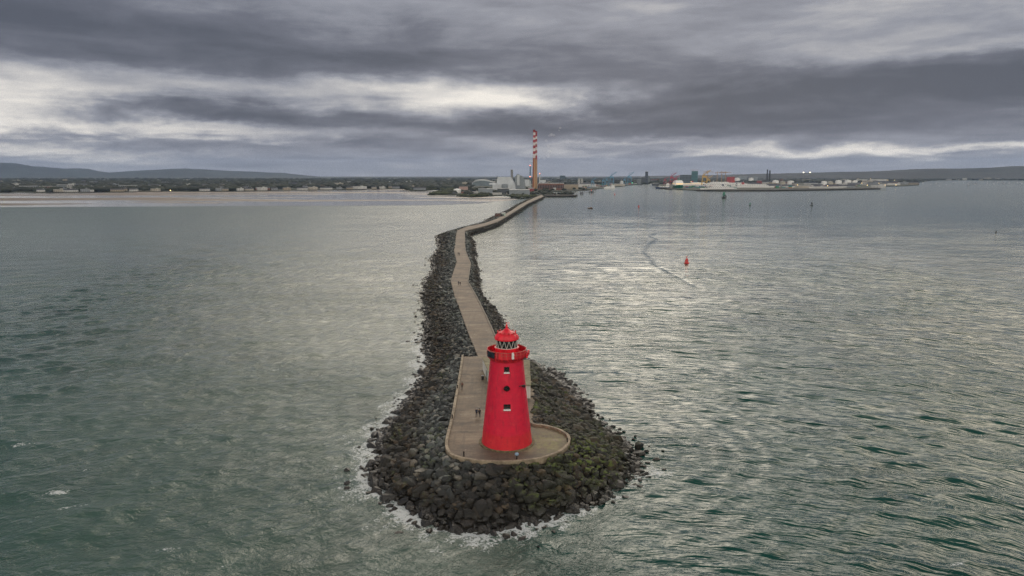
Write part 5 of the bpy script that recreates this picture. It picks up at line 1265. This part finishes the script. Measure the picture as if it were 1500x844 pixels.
def boat(px, py, Lm, rz, label, col, mast=True):
    p = G(px, py, 0); o = empty('sailing_boat' if mast else 'motor_boat', p, rz, label, 'boat', 'boats moored off the right shore'); vs = []; ns = 6
    for i in range(ns + 1):
        t = i / ns; x = (t - .5) * Lm; wd = Lm * .16 * math.sqrt(max(.02, 1 - (t * 1.0) ** 2.4)) ; vs += [(x, -wd * .6, -.2), (x, -wd, Lm * .12), (x, wd, Lm * .12), (x, wd * .6, -.2)]
    fs = [(i * 4 + q, i * 4 + q + 1, i * 4 + 5 + q, i * 4 + 4 + q) for i in range(ns) for q in range(3)] + [(0, 1, 2, 3), tuple(ns * 4 + q for q in (3, 2, 1, 0))]
    MB().add(vs, fs).build('hull', mat('boat_' + col[0], col[1], .5), o); MB().box((-Lm * .05, 0, Lm * .17), (Lm * .35, Lm * .16, Lm * .1), 0, 0, .8).build('cabin', M_WHITE, o)
    if mast: MB().tube((0, 0, Lm * .15), (0, 0, Lm * 1.1), .12, n=5).tube((0, 0, Lm * .3), (-Lm * .4, 0, Lm * .28), .1, n=5).build('mast', M_WHITE, o)
for i, (px, py) in enumerate([(1352, 268.5), (1363, 270.6), (1371, 269.4), (1386, 271), (1396, 269.2), (1411, 268.7), (1428, 270.5), (1430, 268.6), (1446, 268.8), (1456, 270), (1461, 268), (1470, 269.2), (1478, 268.6), (1490, 268.3), (1497, 269.6), (1376, 273), (1418, 271.8)]):
    boat(px, py, [9, 11, 13][i % 3], i * 1.3, ['white', 'dark', 'pale grey'][i % 3] + ' moored ' + ['yacht', 'motor boat'][i % 2] + ' off the right shore, ' + ['first', 'second', 'third', 'fourth', 'fifth', 'sixth', 'seventh', 'eighth', 'ninth', 'tenth', 'eleventh', 'twelfth', 'thirteenth', 'fourteenth', 'last'][i] + ' from the left' if i < 15 else ['white', 'dark', 'pale grey'][i % 3] + ' moored boat off the right shore, nearer the camera, ' + ['left one', 'right one'][i - 15],
         [('white', (.5, .5, .5)), ('dark', (.04, .05, .07)), ('grey', (.25, .27, .3))][i % 3], i % 2 == 0)

# ------------------------------------------------------------------ steam drifting from the stacks
def vol_mat(name, col, dens):
    m = bpy.data.materials.new(name); m.use_nodes = True; nt = m.node_tree; nt.nodes.clear()
    out = nt.nodes.new('ShaderNodeOutputMaterial'); v = nt.nodes.new('ShaderNodeVolumePrincipled'); v.inputs['Color'].default_value = (*col, 1); v.inputs['Density'].default_value = dens
    v.inputs['Anisotropy'].default_value = 0.2; nt.links.new(v.outputs[0], out.inputs['Volume']); return m
def puffs(lab, items, dens, name='steam'):
    b_ = MB()
    for (px, py, r) in items:
        d_ = ray(px, py); t = 2150 / d_.y; c_ = Vector((0, 0, CAM_H)) + d_ * t; rr = r * 2.15
        b_.ball(c_, rr, n=12, sz=.8)
    tag(b_.build(name, vol_mat(name, (.95, .95, .97), dens), smooth='all'), lab, 'steam', None, 'stuff')
puffs('faint white steam trailing right of the striped chimneys', [(807.5, 197.6, 3.0), (811, 198.2, 2.2), (804.6, 199, 1.8), (820.5, 187.5, 2.0), (819, 191, 1.3)], .028)
puffs('thin rising wisps of steam between the chimneys and the upper puff', [(800, 206, 2.2), (803, 214, 2.6), (805, 222, 3.0), (803, 229, 2.8), (797, 232, 2.2), (790, 232, 1.8), (778, 236, 2.6), (776.5, 240, 1.8)], .022)

# ------------------------------------------------------------------ the air
HZ = MB().box((0, 8200, 200), (36000, 18400, 500)); HZ.v = [(x, y, (-4.0 if z < 200 else 420.0)) for x, y, z in HZ.v]
haze = HZ.build('haze', vol_mat('haze_air', (.44, .62, .95), 2.9e-5))
tag(haze, 'pale blue air that fades the far hills', None, None, 'stuff')

# ------------------------------------------------------------------ tell look-alikes apart by their order from left to right
ORD = ['leftmost', 'second from left', 'third from left', 'fourth from left', 'fifth from left', 'sixth from left', 'seventh from left', 'eighth from left']
by = {}
for o in list(COL.objects):
    if o.parent is None and 'label' in o.keys() and 'category' in o.keys() and o.get('kind') is None: by.setdefault(o['label'], []).append(o)
for lab, os_ in by.items():
    if len(os_) < 2: continue
    os_.sort(key=lambda o: o.location.x / max(1, o.location.y))
    for i, o in enumerate(os_):
        t = ORD[i] if i < len(os_) - 1 or i == 0 else 'rightmost'
        o['label'] = lab + ', ' + (t if i < 8 else 'farther right')
for o in COL.objects:
    if o.parent is None and 'label' in o.keys() and len(o['label'].split()) > 16:
        w_ = [q for q in o['label'].split() if q not in ('the', 'a', 'of')]; o['label'] = ' '.join(w_[:16])
